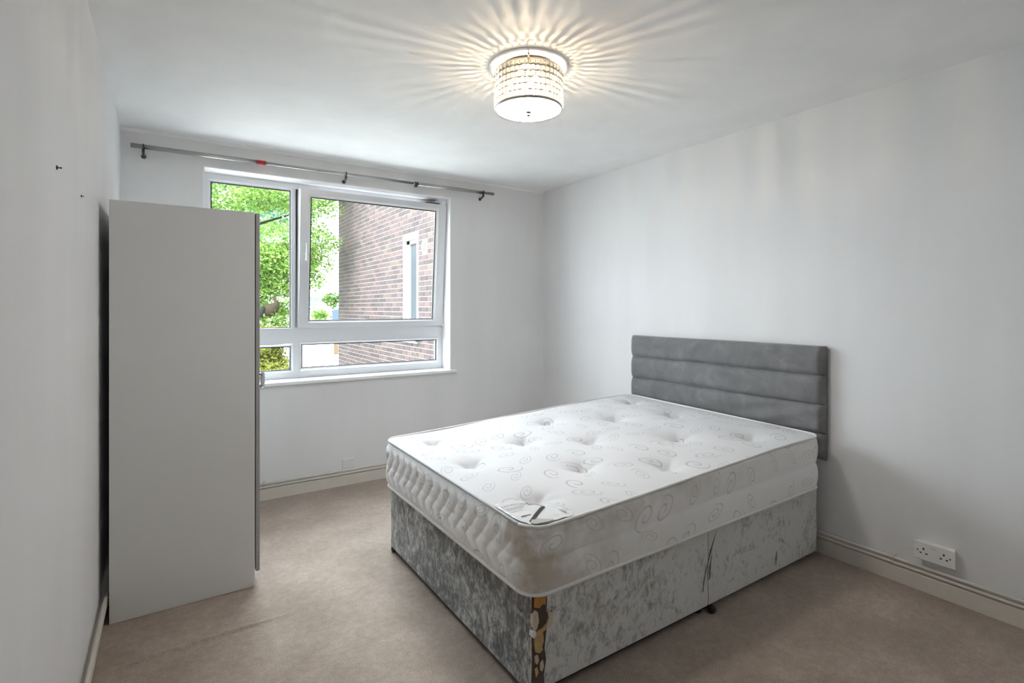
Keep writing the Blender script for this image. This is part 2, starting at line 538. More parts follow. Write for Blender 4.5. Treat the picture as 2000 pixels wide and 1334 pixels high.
# painted bead where wall meets ceiling
tag(prism('trim_1', [(YB, H), (YB, H - 0.016), (YB - 0.004, H - 0.016), (YB - 0.022, H - 0.003), (YB - 0.022, H)], XL, XR, M['ceiling'], axes='YZ'),
    'thin white painted bead between window wall and ceiling', kind='structure')

# skirtings
def skirting(name, poly_axis, a, b, wall, sign, label):
    h = 0.076
    pr = [(wall, 0), (wall, h), (wall + sign * 0.010, h), (wall + sign * 0.014, h - 0.006), (wall + sign * 0.014, 0)]
    if poly_axis == 'x':       # runs along y, profile in xz
        o = prism(name, pr, a, b, M['cream'])
    else:
        o = prism(name, pr, a, b, M['cream'], axes='YZ')
    return tag(o, label, kind='structure')
skirting('baseboard_right', 'x', YF, YB, XR, -1, 'cream painted skirting along the headboard wall')
skirting('baseboard_left', 'x', YF, YB, XL, 1, 'cream painted skirting along the wardrobe wall')
skirting('baseboard_back', 'y', XL + 0.014, XR - 0.014, YB, -1, 'cream painted skirting under the window')

# heating pipes above the skirtings
def pipe(pts, z, label):
    o = tube('heating_pipe', [(x, y, z) for x, y in pts], 0.0072, M['pipe'], None, 12)
    return tag(o, label, 'pipe', 'heating pipes above the skirting')
for z, nm in ((0.1135, 'upper'), (0.0905, 'lower')):
    pipe([(XR - 0.0165, YF + 0.01), (XR - 0.0165, YB - 0.026)], z, nm + ' cream heating pipe along the wall behind the headboard')
    pipe([(XL + 0.032, YB - 0.0165), (XR - 0.026, YB - 0.0165)], z, nm + ' cream heating pipe under the window')
    pipe([(XL + 0.0225, YF + 0.01), (XL + 0.0225, YB - 0.035)], z, nm + ' cream heating pipe along the wall beside the wardrobe')
def clip_(loc, axis, label):
    e = empty('pipe_clip', loc, label, 'clip', 'pipe clips')
    x, y, z = loc
    bm = bmesh.new()
    for zz in (0.1135, 0.0905):
        pts = []
        for k in range(9):
            a_ = PI * k / 8
            if axis == 'y':
                pts.append((XR - 0.0165 - 0.0092 * math.sin(a_), y, zz + 0.0092 * math.cos(a_)))
            else:
                pts.append((x, YB - 0.0165 - 0.0092 * math.sin(a_), zz + 0.0092 * math.cos(a_)))
        add_tube(bm, pts, 0.0032, 6)
    from_bm('clip_ring', bm, M['pipe'], e, True)
    if axis == 'y':
        box('clip_back', (XR - 0.014, XR), (y - 0.007, y + 0.007), (0.079, 0.13), M['pipe'], e, 0.001)
    else:
        box('clip_back', (x - 0.007, x + 0.007), (YB - 0.014, YB), (0.079, 0.13), M['pipe'], e, 0.001)
clip_((XR - 0.01, 1.071, 0.1), 'y', 'painted double clip holding the pipes below the socket wall')
clip_((0.545, YB - 0.01, 0.1), 'x', 'painted double clip holding the pipes under the window by the wardrobe')

# ------------------------------------------------------------------ window
FY0, FY1 = 4.05, 4.12          # frame depth
win = empty('window_1', ((WX0 + WX1) / 2, FY0, WZ0), 'white plastic window with one sash tilted inwards', kind='structure')
# lining of the reveal, white
rv = bmesh.new()
add_box(rv, (WX0 - 0.001, WX0 + 0.008), (YB - 0.001, FY1), (0.80, WZ1 - 0.008))
add_box(rv, (WX1 - 0.008, WX1 + 0.001), (YB - 0.001, FY1), (0.80, WZ1 - 0.008))
add_box(rv, (WX0 - 0.001, WX1 + 0.001), (YB - 0.001, FY1), (WZ1 - 0.008, WZ1 + 0.001))
from_bm('reveal_lining', rv, M['reveal'], win)
# sill board with nosing
box('window_sill', (WX0 - 0.045, WX1 + 0.045), (YB - 0.028, YB), (0.775, 0.80), M['reveal'], win, 0.006, 3)
box('sill_board', (WX0, WX1), (YB, FY0 + 0.02), (0.775, 0.80), M['reveal'], win)
# main frame bars
IX0, IX1 = WX0 + 0.008, WX1 - 0.008
fz0, fz1 = 0.80, WZ1 - 0.008
GX0, GX1 = 0.238, 0.743        # left lights
RX0, RX1 = 0.821, 1.909        # right lights (fixed frame opening)
LZ0, LZ1 = 0.862, 1.040        # low lights
TZ = 1.160
bars = [((IX0, GX0 - 0.012), (fz0, fz1)), ((IX1 - 0.045, IX1), (fz0, fz1)),
        ((GX0 - 0.02, IX1 - 0.03), (2.185, fz1)), ((GX0 - 0.02, IX1 - 0.03), (fz0, LZ0 - 0.012)),
        ((GX0 - 0.02, IX1 - 0.03), (LZ1 + 0.012, TZ + 0.010)), ((GX1 + 0.012, 0.808), (fz0, fz1))]
fb = bmesh.new()
for k_, (bx, bz) in enumerate(bars):
    add_box(fb, bx, (FY0 + 0.0006 * k_, FY1 - 0.0006 * k_), bz, 0.003, 2)
add_box(fb, (0.745, 0.815), (FY0 + 0.004, FY1), (TZ - 0.01, fz1 - 0.03), 0.003, 2)
from_bm('window_frame', fb, M['upvc'], win)

def light_opening(x0, x1, z0, z1, yf, parent, tf=None, bead=0.016):
    """glazing bead, gasket and pane around one opening; (x0..z1) is the visible glass"""
    yg = yf + 0.024
    bm = bmesh.new()
    o = [(x0 - bead, z0 - bead), (x1 + bead, z0 - bead), (x1 + bead, z1 + bead), (x0 - bead, z1 + bead)]
    i_ = [(x0, z0), (x1, z0), (x1, z1), (x0, z1)]
    def P(a, y):
        v = Vector((a[0], y, a[1]))
        return tf(v) if tf else v
    ov = [bm.verts.new(P(a, yf - 0.001)) for a in o]
    iv = [bm.verts.new(P(a, yg - 0.006)) for a in i_]
    bv = [bm.verts.new(P(a, yg + 0.004)) for a in i_]
    cv = [bm.verts.new(P(a, yg + 0.004)) for a in o]
    for k in range(4):
        k2 = (k + 1) % 4
        bm.faces.new((ov[k], ov[k2], iv[k2], iv[k])); bm.faces.new((iv[k], iv[k2], bv[k2], bv[k]))
        bm.faces.new((bv[k], bv[k2], cv[k2], cv[k])); bm.faces.new((cv[k], cv[k2], ov[k2], ov[k]))
    from_bm('glazing_bead', bm, M['upvc'], parent)
    g = 0.0055
    bm = bmesh.new()
    yy = (yg - 0.008, yg + 0.003)
    add_box(bm, (x0 - 0.001, x1 + 0.001), yy, (z0 - 0.001, z0 + g * 0.6), 0, 2, tf)
    add_box(bm, (x0 - 0.001, x1 + 0.001), yy, (z1 - g, z1 + 0.001), 0, 2, tf)
    add_box(bm, (x0 - 0.001, x0 + g, ), yy, (z0, z1), 0, 2, tf)
    add_box(bm, (x1 - g, x1 + 0.001), yy, (z0, z1), 0, 2, tf)
    from_bm('gasket', bm, M['gasket'], parent)
    bm = bmesh.new()
    add_box(bm, (x0 - 0.004, x1 + 0.004), (yg + 0.004, yg + 0.0075), (z0 - 0.004, z1 + 0.004), 0, 2, tf)
    from_bm('pane', bm, M['glass'], parent)
light_opening(GX0, GX1, 1.172, 2.172, FY0, win)
light_opening(GX0, GX1, LZ0, LZ1 - 0.008, FY0, win)
light_opening(RX0, RX1, 0.872, 1.044, FY0, win)

# tilted sash, hinged at the bottom
SA = math.atan2(0.082, 1.02)
def tilt(v):
    y, z = v[1] - FY0, v[2] - 1.165
    return Vector((v[0], FY0 + y * math.cos(SA) - z * math.sin(SA), 1.165 + z * math.cos(SA) + y * math.sin(SA)))
sash = bpy.data.objects.new('sash', None)
COL.objects.link(sash); sash.parent = win
sash.location = Vector((1.37, FY0, 1.165)) - wloc(win)
sx0, sx1, sz0, sz1 = 0.792, 1.957, 1.167, 2.186
gx0, gx1, gz0, gz1 = 0.868, 1.866, 1.222, 2.128
yf = FY0 - 0.014
fb = bmesh.new()
add_box(fb, (sx0, gx0 - 0.014), (yf, FY1 - 0.01), (sz0, sz1), 0.004, 2, tilt)
add_box(fb, (gx1 + 0.014, sx1), (yf, FY1 - 0.01), (sz0, sz1), 0.004, 2, tilt)
add_box(fb, (sx0 + 0.01, sx1 - 0.01), (yf + 0.0003, FY1 - 0.01), (gz1 + 0.012, sz1), 0.004, 2, tilt)
add_box(fb, (sx0 + 0.01, sx1 - 0.01), (yf + 0.0003, FY1 - 0.01), (sz0, gz0 - 0.012), 0.004, 2, tilt)
from_bm('sash_frame', fb, M['upvc'], sash)
light_opening(gx0, gx1, gz0, gz1, yf, sash, tilt, 0.018)
prism('rebate_shade', [(0.7775, 2.186), (0.7775, 1.172), (0.7800, 1.172), (0.7905, 2.186)], FY0 - 0.0016, FY0 + 0.004, M['gasket'], win)  # tapered black strip standing in for shade in the open sash gap
# lever handle
hb = bmesh.new()
add_box(hb, (0.826, 0.850), (yf - 0.010, yf), (1.655, 1.725), 0.004, 2, tilt)
add_box(hb, (0.830, 0.846), (yf - 0.040, yf - 0.008), (1.665, 1.685), 0.004, 2, tilt)
add_box(hb, (0.829, 0.847), (yf - 0.046, yf - 0.030), (1.662, 1.790), 0.006, 2, tilt)
o = from_bm('handle', hb, M['plastic'], sash, True)
# hinge covers and stay
hb = bmesh.new()
add_box(hb, (sx1 - 0.012, sx1 + 0.004), (yf - 0.012, yf + 0.012), (1.158, 1.185), 0.003, 2)
add_box(hb, (sx1 - 0.002, sx1 + 0.007), (yf - 0.006, yf + 0.012), (1.188, 1.25), 0.003, 2)
from_bm('hinge_cover', hb, M['plastic'], sash)
hb = bmesh.new()
add_box(hb, (1.78, 1.90), (FY0 - 0.082, FY0 + 0.01), (2.188, 2.194), 0.001, 1)
from_bm('tilt_stay', hb, M['darksteel'], sash)

# ------------------------------------------------------------------ curtain rail
rail = empty('curtain_rail', (1.08, YB - 0.06, 2.295), 'long telescopic steel curtain rail fixed above the window', 'curtain rail')
ry = YB - 0.060
def rz(x): return 2.288 + 0.0055 * (x + 0.19)
def rpt(x): return (x, ry, rz(x))
tube('rail_tube', [rpt(-0.19), rpt(0.50)], 0.0135, M['steel'], rail, 16)
tube('rail_tube', [rpt(0.48), rpt(1.63)], 0.0100, M['steel'], rail, 16)
tube('rail_tube', [rpt(1.61), rpt(2.35)], 0.0130, M['steel'], rail, 16)
tube('tape_band', [rpt(0.492), rpt(0.545)], 0.0148, M['red'], rail, 16)['label'] = 'red tape band round the rail'
for bx in (-0.128, 1.084, 2.247):
    bm = bmesh.new()
    z = rz(bx)
    add_tube(bm, [(bx + 0.0, ry + 0.0155 * math.cos(a_), z + 0.0155 * math.sin(a_)) for a_ in [k * 2 * PI / 16 for k in range(16)]], 0.003, 6, closed=True)
    add_tube(bm, [(bx, ry, z - 0.014), (bx, ry + 0.012, z - 0.036), (bx, YB - 0.006, z - 0.046)], [0.0075, 0.007, 0.006], 8)
    add_lathe(bm, (bx, YB - 0.008, z - 0.046), [(0, 0.008), (0.013, 0.008), (0.013, 0.003), (0.006, 0), (0, 0)], 16, axis='Y')
    add_tube(bm, [(bx, ry, z - 0.015), (bx, ry - 0.001, z - 0.036)], 0.0075, 8)
    from_bm('rail_bracket', bm, M['darksteel'], rail, True)
bm = bmesh.new()
add_tube(bm, [(1.615, ry, rz(1.62)), (1.645, ry, rz(1.62))], 0.0145, 14)
add_box(bm, (1.618, 1.642), (ry - 0.01, ry + 0.01), (rz(1.62) - 0.028, rz(1.62) - 0.012), 0.002)
from_bm('joint_clamp', bm, M['darksteel'], rail, True)

# ------------------------------------------------------------------ wardrobe
WY0, WY1 = 2.712, 3.52
CX0, CX1, WT = -0.206, 0.339, 1.765
wd = empty('wardrobe', ((CX0 + CX1) / 2, (WY0 + WY1) / 2, 0), 'tall plain white wardrobe standing between left wall and window', 'wardrobe')
box('side_panel', (CX0, CX1), (WY0, WY0 + 0.018), (0.001, WT), M['board'], wd, 0.0012, 1)
box('side_panel', (CX0, CX1), (WY1 - 0.018, WY1), (0.001, WT), M['board'], wd, 0.0012, 1)
box('top_panel', (CX0, CX1), (WY0 + 0.018, WY1 - 0.018), (WT - 0.020, WT - 0.001), M['board'], wd)
box('bottom_panel', (CX0, CX1), (WY0 + 0.018, WY1 - 0.018), (0.075, 0.093), M['board'], wd)
box('back_panel', (CX0, CX0 + 0.004), (WY0 + 0.018, WY1 - 0.018), (0.06, WT - 0.02), M['board'], wd)
box('plinth', (CX1 - 0.014, CX1 - 0.001), (WY0 + 0.018, WY1 - 0.018), (0.001, 0.075), M['board'], wd)
box('shelf', (CX0 + 0.004, CX1 - 0.01), (WY0 + 0.018, WY1 - 0.018), (1.50, 1.518), M['board'], wd)
mid = (WY0 + WY1) / 2
for (a, b, ky) in ((WY0 + 0.001, mid - 0.002, WY0 + 0.062), (mid + 0.002, WY1 - 0.001, WY1 - 0.062)):
    d = box('door', (CX1 + 0.0045, CX1 + 0.0215), (a, b), (0.070, WT - 0.003), M['boardedge'], wd, 0.001, 1)
    # faceted crystal pull on two short metal posts
    kx = CX1 + 0.0215
    bm = bmesh.new()
    add_lathe(bm, (kx + 0.0205, ky, 0), [(0, 0.924), (0.006, 0.926), (0.0105, 0.934), (0.0085, 0.945), (0.0115, 0.955), (0.0085, 0.965), (0.0115, 0.975), (0.0085, 0.985), (0.0105, 0.994), (0.006, 1.001), (0, 1.003)], 8)
    k_ = from_bm('handle', bm, M['crystalpull'], d); k_['label'] = 'faceted glassy pull'
    for hz in (0.936, 0.992):
        lathe('handle_post', (kx, ky, hz), [(0, 0), (0.0075, 0), (0.0065, 0.003), (0.0042, 0.006), (0.0042, 0.016), (0, 0.016)], M['darksteel'], d, 14, axis='X')
lathe('screw_cap', (CX1 - 0.003, WY0 + 0.0095, 0.035), [(0, 0), (0.0045, 0), (0.0045, 0.004), (0, 0.0045)], M['hole'], wd, 12, axis='X')

# ------------------------------------------------------------------ two nails left in the wall
for (y, z, s_, lab) in ((1.757, 1.675, 1.0, 'larger bare nail and plug left in the wall, nearer the viewer'),
                        (2.204, 1.682, 0.72, 'smaller bare nail left in the wall just left of the wardrobe top')):
    e = empty('wall_nail', (XL, y, z), lab, 'nail', 'nails in the left wall')
    lathe('plug', (XL, y, z), [(0, -0.003), (0.0058 * s_, -0.003), (0.0058 * s_, 0.0015), (0.003 * s_, 0.003 * s_), (0, 0.003 * s_)], M['hole'], e, 12, axis='X')
    lathe('shank', (XL, y, z), [(0, 0.001), (0.0016 * s_, 0.001), (0.0016 * s_, 0.009 * s_), (0.0026 * s_, 0.0092 * s_), (0.0024 * s_, 0.0108 * s_), (0, 0.011 * s_)], M['darksteel'], e, 10, axis='X')

# ------------------------------------------------------------------ plates and socket
tag(box('blanking_plate', (1.071, 1.158), (YB - 0.010, YB), (0.120, 0.196), M['plate'], None, 0.004, 2), 'blank square cover plate on the wall under the window', 'wall plate')

sk = empty('double_socket', (XR, 0.9065, 0.20), 'white double power socket on the wall right of the bed', 'socket')
box('back_box', (XR - 0.030, XR), (0.838, 0.975), (0.160, 0.236), M['plastic'], sk, 0.004, 2)
fx = XR - 0.040
box('faceplate', (fx, XR - 0.028), (0.829, 0.984), (0.156, 0.240), M['plastic'], sk, 0.005, 3)
def slot(y, z, w, h): 
    return box('pin_hole', (fx - 0.0006, fx + 0.004), (y - w / 2, y + w / 2), (z - h / 2, z + h / 2), M['hole'], sk)
for cy in (0.944, 0.869):
    slot(cy, 0.2085, 0.0055, 0.0105)
    slot(cy + 0.011, 0.189, 0.0085, 0.0055)
    slot(cy - 0.011, 0.189, 0.0085, 0.0055)
for cy in (0.967, 0.847):
    lathe('screw', (fx - 0.0008, cy, 0.1985), [(0, 0), (0.0032, 0), (0.0035, 0.002), (0, 0.002)], M['darksteel'], sk, 10, axis='X')
box('moulded_mark', (fx - 0.0005, fx + 0.001), (0.896, 0.918), (0.2185, 0.222), M['faint'], sk)

# ------------------------------------------------------------------ headboard
hbd = empty('headboard', (2.90, 2.06, 0.504), 'grey velvet headboard with four horizontal channels against the right wall', 'headboard')
HY0, HY1 = 1.372, 2.748
box('backing_board', (2.903, 2.9265), (HY0 + 0.004, HY1 - 0.004), (0.506, 1.106), M['plushdark'], hbd, 0.004, 2)
zc = [0.504, 0.648, 0.800, 0.957, 1.112]
for i in range(4):
    z0, z1 = zc[i], zc[i + 1]
    NU, NV = 70, 16
    V, F = [], []
    for j in range(NV + 1):
        v = j / NV
        for k in range(NU + 1):
            u = k / NU
            y = HY0 + (HY1 - HY0) * u
            prof = (1 - abs(2 * v - 1) ** 4.0) ** 0.5 if 0 < v < 1 else 0
            eu = min(1, u / 0.02, (1 - u) / 0.02)
            edge = math.sqrt(max(0, 1 - (1 - eu) ** 2))
            x = 2.903 - (0.006 + 0.030 * prof) * edge
            zz = z0 + (z1 - z0) * v + 0.0025 * math.sin(u * 7 + i * 1.7) * (1 if 0 < j < NV else 0.4)
            if i == 1:   # slack fabric wrinkles at the near end, just above the mattress
                g = math.exp(-((u - 0.22) / 0.13) ** 2)
                x -= 0.010 * g * math.sin(v * 9 + u * 22) * math.sin(PI * v) * edge
                zz -= 0.010 * g * (1 - v)
            if i == 0:
                x += 0.006 * edge
            V.append((x, y, zz))
    for j in range(NV):
        for k in range(NU):
            a_ = j * (NU + 1) + k
            F.append((a_, a_ + 1, a_ + NU + 2, a_ + NU + 1))
    # close to the backing board
    base = len(V)
    loop = [k for k in range(NU + 1)] + [j * (NU + 1) + NU for j in range(1, NV + 1)] + [NV * (NU + 1) + k for k in range(NU - 1, -1, -1)] + [j * (NU + 1) for j in range(NV - 1, 0, -1)]
    for q in loop:
        V.append((2.908, V[q][1], V[q][2]))
    n = len(loop)
    for q in range(n):
        F.append((loop[q], base + q, base + (q + 1) % n, loop[(q + 1) % n]))
    bm = bmesh.new()
    bvs = [bm.verts.new(v) for v in V]
    for f in F: bm.faces.new([bvs[q] for q in f])
    from_bm('padded_channel', bm, M['plush'], hbd, True)
for z in zc[1:4]:
    pts = [(2.8945 , HY0 + 0.012 + (HY1 - HY0 - 0.024) * k / 24, z + 0.0025 * math.sin(k / 24 * 7)) for k in range(25)]
    tube('seam_piping', pts, 0.0028, M['plush'], hbd, 6)
# struts down to the floor behind the divan
for y in (1.75, 2.37):
    box('strut', (2.905, 2.9245), (y - 0.03, y + 0.03), (0.13, 0.508), M['plushdark'], hbd, 0.002)

# ------------------------------------------------------------------ divan base
dv = empty('divan_base', (1.93, 2.05, 0), 'low divan base in mottled grey crushed velvet with a torn front corner', 'bed base')
BX0, BX1, BY0, BY1 = 1.0, 2.862, 1.400, 2.698
def btop(x): return 0.358 + 0.009 * (x - BX0)
def base_section(x0, x1):
    bm = bmesh.new()
    add_box(bm, (x0, x1), (BY0, BY1), (0.028, 0.36), 0.007, 3)
    me_edges = [e for e in bm.edges if e.calc_length() > 0.2]
    bmesh.ops.subdivide_edges(bm, edges=me_edges, cuts=24, use_grid_fill=True)
    for v in bm.verts:
        x, y, z = v.co
        f = (z - 0.028) / 0.332
        v.co.z = 0.028 + f * (btop(x) - 0.028)
        if y < BY0 + 0.02 and 0.05 < z < 0.34:
            v.co.y -= 0.0022 * math.sin(x * 23 + z * 9) * math.sin(z * 31)
        if x < BX0 + 0.02 and 0.05 < z < 0.34:
            v.co.x -= 0.0022 * math.sin(y * 19 + z * 11) * math.sin(z * 27)
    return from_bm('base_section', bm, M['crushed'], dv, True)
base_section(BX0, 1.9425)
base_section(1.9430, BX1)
for (x, y) in ((1.045, 2.655), (1.045, 1.445), (1.905, 1.435), (1.98, 1.435), (2.815, 1.445), (2.815, 2.655), (1.905, 2.65), (1.98, 2.65)):
    bm = bmesh.new()
    add_lathe(bm, (x, y, 0.001), [(0, 0), (0.017, 0), (0.022, 0.004), (0.022, 0.018), (0.016, 0.026), (0.010, 0.029), (0, 0.029)], 14)
    from_bm('castor', bm, M['black'], dv, True)
lathe('castor', (1.020, 2.690, 0.001), [(0, 0), (0.016, 0), (0.020, 0.005), (0.020, 0.022), (0.014, 0.030), (0, 0.031)], M['black'], dv, 14)
lathe('castor', (1.955, 1.394, 0.001), [(0, 0), (0.013, 0), (0.017, 0.005), (0.017, 0.018), (0.010, 0.027), (0, 0.028)], M['black'], dv, 14)
# black sheet standing in for the shadow gap under the foot end
box('under_base_shade', (BX0 + 0.004, 1.93), (BY0 + 0.004, BY1 - 0.004), (0.0235, 0.0295), M['black'], dv)
# loose fabric creases by the join of the two halves
for (xa, za, xb, zb) in ((2.000, 0.340, 1.925, 0.185), (1.965, 0.24, 1.95, 0.14), (2.476, 0.125, 2.467, 0.060), (1.93, 0.20, 1.905, 0.10)):
    tube('fabric_crease', [(xa, BY0 - 0.0008, za), ((xa + xb) / 2 - 0.006, BY0 - 0.0035, (za + zb) / 2), (xb, BY0 - 0.0008, zb)], [0.0015, 0.0042, 0.0015], M['crushed'], dv, 6)
# frayed strip down the far foot corner
for k in range(7):
    z = 0.06 + k * 0.037 + rnd.uniform(-0.006, 0.006)
    poly = [(BY1 - 0.006, z), (BY1 + rnd.uniform(0.004, 0.011), z + 0.006), (BY1 + rnd.uniform(0.0, 0.008), z + 0.02), (BY1 + rnd.uniform(0.004, 0.010), z + 0.028), (BY1 - 0.006, z + 0.034)]
    prism('frayed_edge', poly, BX0 + 0.003, BX0 + 0.012, M['crushed'], dv, 'YZ')
# torn front corner: bare board, foam and wadding
def flake(poly, depth, m, lab, name='torn_flake'):
    o = prism(name, poly, BY0 - depth, BY0 + 0.006, m, dv)
    o['label'] = lab
flake([(1.004, 0.03), (1.058, 0.03), (1.052, 0.08), (1.062, 0.13), (1.055, 0.17), (1.064, 0.235), (1.086, 0.24), (1.088, 0.285), (1.062, 0.288), (1.066, 0.33), (1.060, 0.357), (1.004, 0.356)], 0.0042, M['torn'], 'dark brown backing bared at the torn corner', 'torn_backing')
flake([(1.010, 0.322), (1.030, 0.314), (1.044, 0.324), (1.056, 0.318), (1.058, 0.353), (1.012, 0.354)], 0.009, M['rust'], 'orange bare board')
flake([(1.003, 0.300), (1.012, 0.312), (1.022, 0.304), (1.026, 0.272), (1.018, 0.250), (1.006, 0.244), (1.002, 0.27)], 0.012, M['pale'], 'pale wadding')
flake([(1.000, 0.245), (1.012, 0.25), (1.016, 0.232), (1.006, 0.222), (0.998, 0.23)], 0.012, M['label'], 'white frayed thread')
flake([(1.058, 0.244), (1.072, 0.236), (1.084, 0.244), (1.087, 0.276), (1.078, 0.290), (1.066, 0.288), (1.070, 0.268)], 0.011, M['pale'], 'pale wadding')
flake([(1.010, 0.238), (1.040, 0.243), (1.062, 0.252), (1.058, 0.236), (1.044, 0.23), (1.048, 0.20), (1.040, 0.182), (1.044, 0.172), (1.030, 0.164), (1.014, 0.172), (1.010, 0.20)], 0.010, M['tan'], 'tan bare foam')
flake([(1.012, 0.158), (1.024, 0.160), (1.030, 0.140), (1.022, 0.128), (1.014, 0.136)], 0.008, M['pale'], 'pale wadding')
flake([(1.034, 0.128), (1.046, 0.134), (1.050, 0.112), (1.042, 0.098), (1.034, 0.106)], 0.008, M['pale'], 'pale wadding')
flake([(1.012, 0.115), (1.022, 0.12), (1.028, 0.10), (1.018, 0.085)], 0.007, M['tan'], 'tan bare foam')

# ------------------------------------------------------------------ mattress
mt = empty('mattress', (1.92, 2.05, 0.36), 'thick white tufted mattress printed with grey swirls on the bed base', 'mattress')
MX0, MX1, MY0, MY1, MR = 0.978, 2.846, 1.372, 2.722, 0.075
TUFTS = [(1.171, 2.523), (1.161, 2.092), (1.161, 1.583), (1.544, 2.227), (1.529, 1.747), (1.883, 2.459), (1.828, 2.013), (1.840, 1.539),
         (2.239, 2.262), (2.208, 1.768), (2.659, 2.515), (2.583, 2.098), (2.521, 1.561)]
def mtop(x, y, dimple=True):
    u = min(max((x - MX0) / (MX1 - MX0), 0), 1); v = min(max((y - MY0) / (MY1 - MY0), 0), 1)
    s = u * u * (3 - 2 * u)
    z = 0.588 + 0.016 * v + 0.058 * (0.45 * min(1, u * 1.3) + 0.55 * s) + 0.012 * v * u
    e = min(x - MX0, MX1 - x, y - MY0, MY1 - y)
    z += 0.012 * (1 - math.exp(-max(0, e) / 0.10))          # crown inside the edge
    if dimple:
        for (tx, ty) in TUFTS:
            d2 = (x - tx) ** 2 + (y - ty) ** 2
            if d2 < 0.12:
                d = math.sqrt(d2)
                a_ = math.atan2(y - ty, x - tx)
                z -= 0.030 * math.exp(-(d / 0.040) ** 2) + 0.016 * math.exp(-(d / 0.12) ** 2)
                z -= 0.0055 * math.exp(-((d - 0.05) / 0.045) ** 2) * (0.5 + 0.5 * math.cos(6 * a_ + tx * 9))
        z += 0.003 * math.sin(x * 9.3 + y * 4.1) * math.sin(y * 8.7 - x * 2.2)
    return z
def mbot(x): return btop(x) + 0.004
def mmap(i, j, NX, NY):
    """grid index -> x,y on the rounded rectangle, finer towards the rim"""
    x = MX0 + (MX1 - MX0) * i / NX; y = MY0 + (MY1 - MY0) * j / NY
    cx = min(max(x, MX0 + MR), MX1 - MR); cy = min(max(y, MY0 + MR), MY1 - MR)
    a_, b_ = x - cx, y - cy
    if a_ != 0 and b_ != 0:
        mm = max(abs(a_), abs(b_)); n_ = math.hypot(a_, b_)
        x, y = cx + a_ * mm / n_, cy + b_ * mm / n_
    return x, y
NX, NY = 168, 122
V, F, UV = [], [], []
for j in range(NY + 1):
    for i in range(NX + 1):
        x, y = mmap(i, j, NX, NY)
        V.append((x, y, mtop(x, y)))
for j in range(NY):
    for i in range(NX):
        a_ = j * (NX + 1) + i
        F.append((a_, a_ + 1, a_ + NX + 2, a_ + NX + 1))
def uv_mesh(name, V, F, uvs, m, parent):
    me = bpy.data.meshes.new(name)
    me.from_pydata(V, [], F)
    lay = me.uv_layers.new(name='UVMap')
    li = np.empty(len(me.loops), dtype=np.int32); me.loops.foreach_get('vertex_index', li)
    lay.data.foreach_set('uv', np.array(uvs, dtype=np.float32)[li].ravel())
    return link_mesh(name, me, m, parent, None, True)
uv_mesh('top_panel', V, F, [(v[0], v[1]) for v in V], M['ticking'], mt)
# side border
per = [(i, 0) for i in range(NX)] + [(NX, j) for j in range(NY)] + [(i, NY) for i in range(NX, 0, -1)] + [(0, j) for j in range(NY, 0, -1)]
P2 = [mmap(i, j, NX, NY) for i, j in per]
nP = len(P2)
nrm = []
for k in range(nP):
    a_, b_ = Vector(P2[k - 1]), Vector(P2[(k + 1) % nP])
    d = (b_ - a_).normalized(); nrm.append((d.y, -d.x))
arc = [0.0]
for k in range(nP): arc.append(arc[-1] + (Vector(P2[(k + 1) % nP]) - Vector(P2[k])).length)
def tri(q): return abs((q % 1.0) * 2 - 1)
KL = 26
V, F, UVs = [], [], []
for k in range(nP + 1):
    kk = k % nP
    x, y = P2[kk]; n_ = nrm[kk]
    zt, zb = mtop(x, y, False), mbot(x)
    foot = max(0.0, min(1.0, (-n_[0] - 0.6) / 0.3))
    front = max(0.0, min(1.0, (-n_[1] - 0.8) / 0.15))
    zb -= 0.0
    for l in range(KL + 1):
        tt = l / KL
        z = zb + (zt - zb) * tt
        amp = 0.015 * (1 - 0.55 * front) * (1 - 0.55 * foot)
        bul = abs(math.sin(PI * tt * 2)) ** 0.7 if 0.0 < tt < 1 else 0
        off = amp * bul - (0.008 if tt in (0, 1) else 0)
        if foot > 0 and 0.06 < tt < 0.94:      # quilted zigzag pads on the foot side
            q = y / 0.078 + 1.25 * tri(z / 0.20 + 0.3)
            off += foot * 0.010 * min(1.0, 1.7 * abs(math.sin(PI * q))) ** 0.75 * min(1, (tt - 0.06) / 0.1, (0.94 - tt) / 0.1)
        if front > 0:
            off += 0.004 * front * math.sin(x * 5.1 + 1) * math.sin(PI * tt)
        V.append((x + n_[0] * off, y + n_[1] * off, z))
        UVs.append((arc[k] + 3.3, z + 5.0))
for k in range(nP):
    for l in range(KL):
        a_ = k * (KL + 1) + l; b_ = (k + 1) * (KL + 1) + l
        F.append((a_, b_, b_ + 1, a_ + 1))
uv_mesh('side_border', V, F, UVs, M['tickside'], mt)
# underside
bm = bmesh.new()
bv = [bm.verts.new((P2[k][0], P2[k][1], mbot(P2[k][0]) )) for k in range(0, nP, 2)]
bm.faces.new(bv)
from_bm('underside', bm, M['piping'], mt)
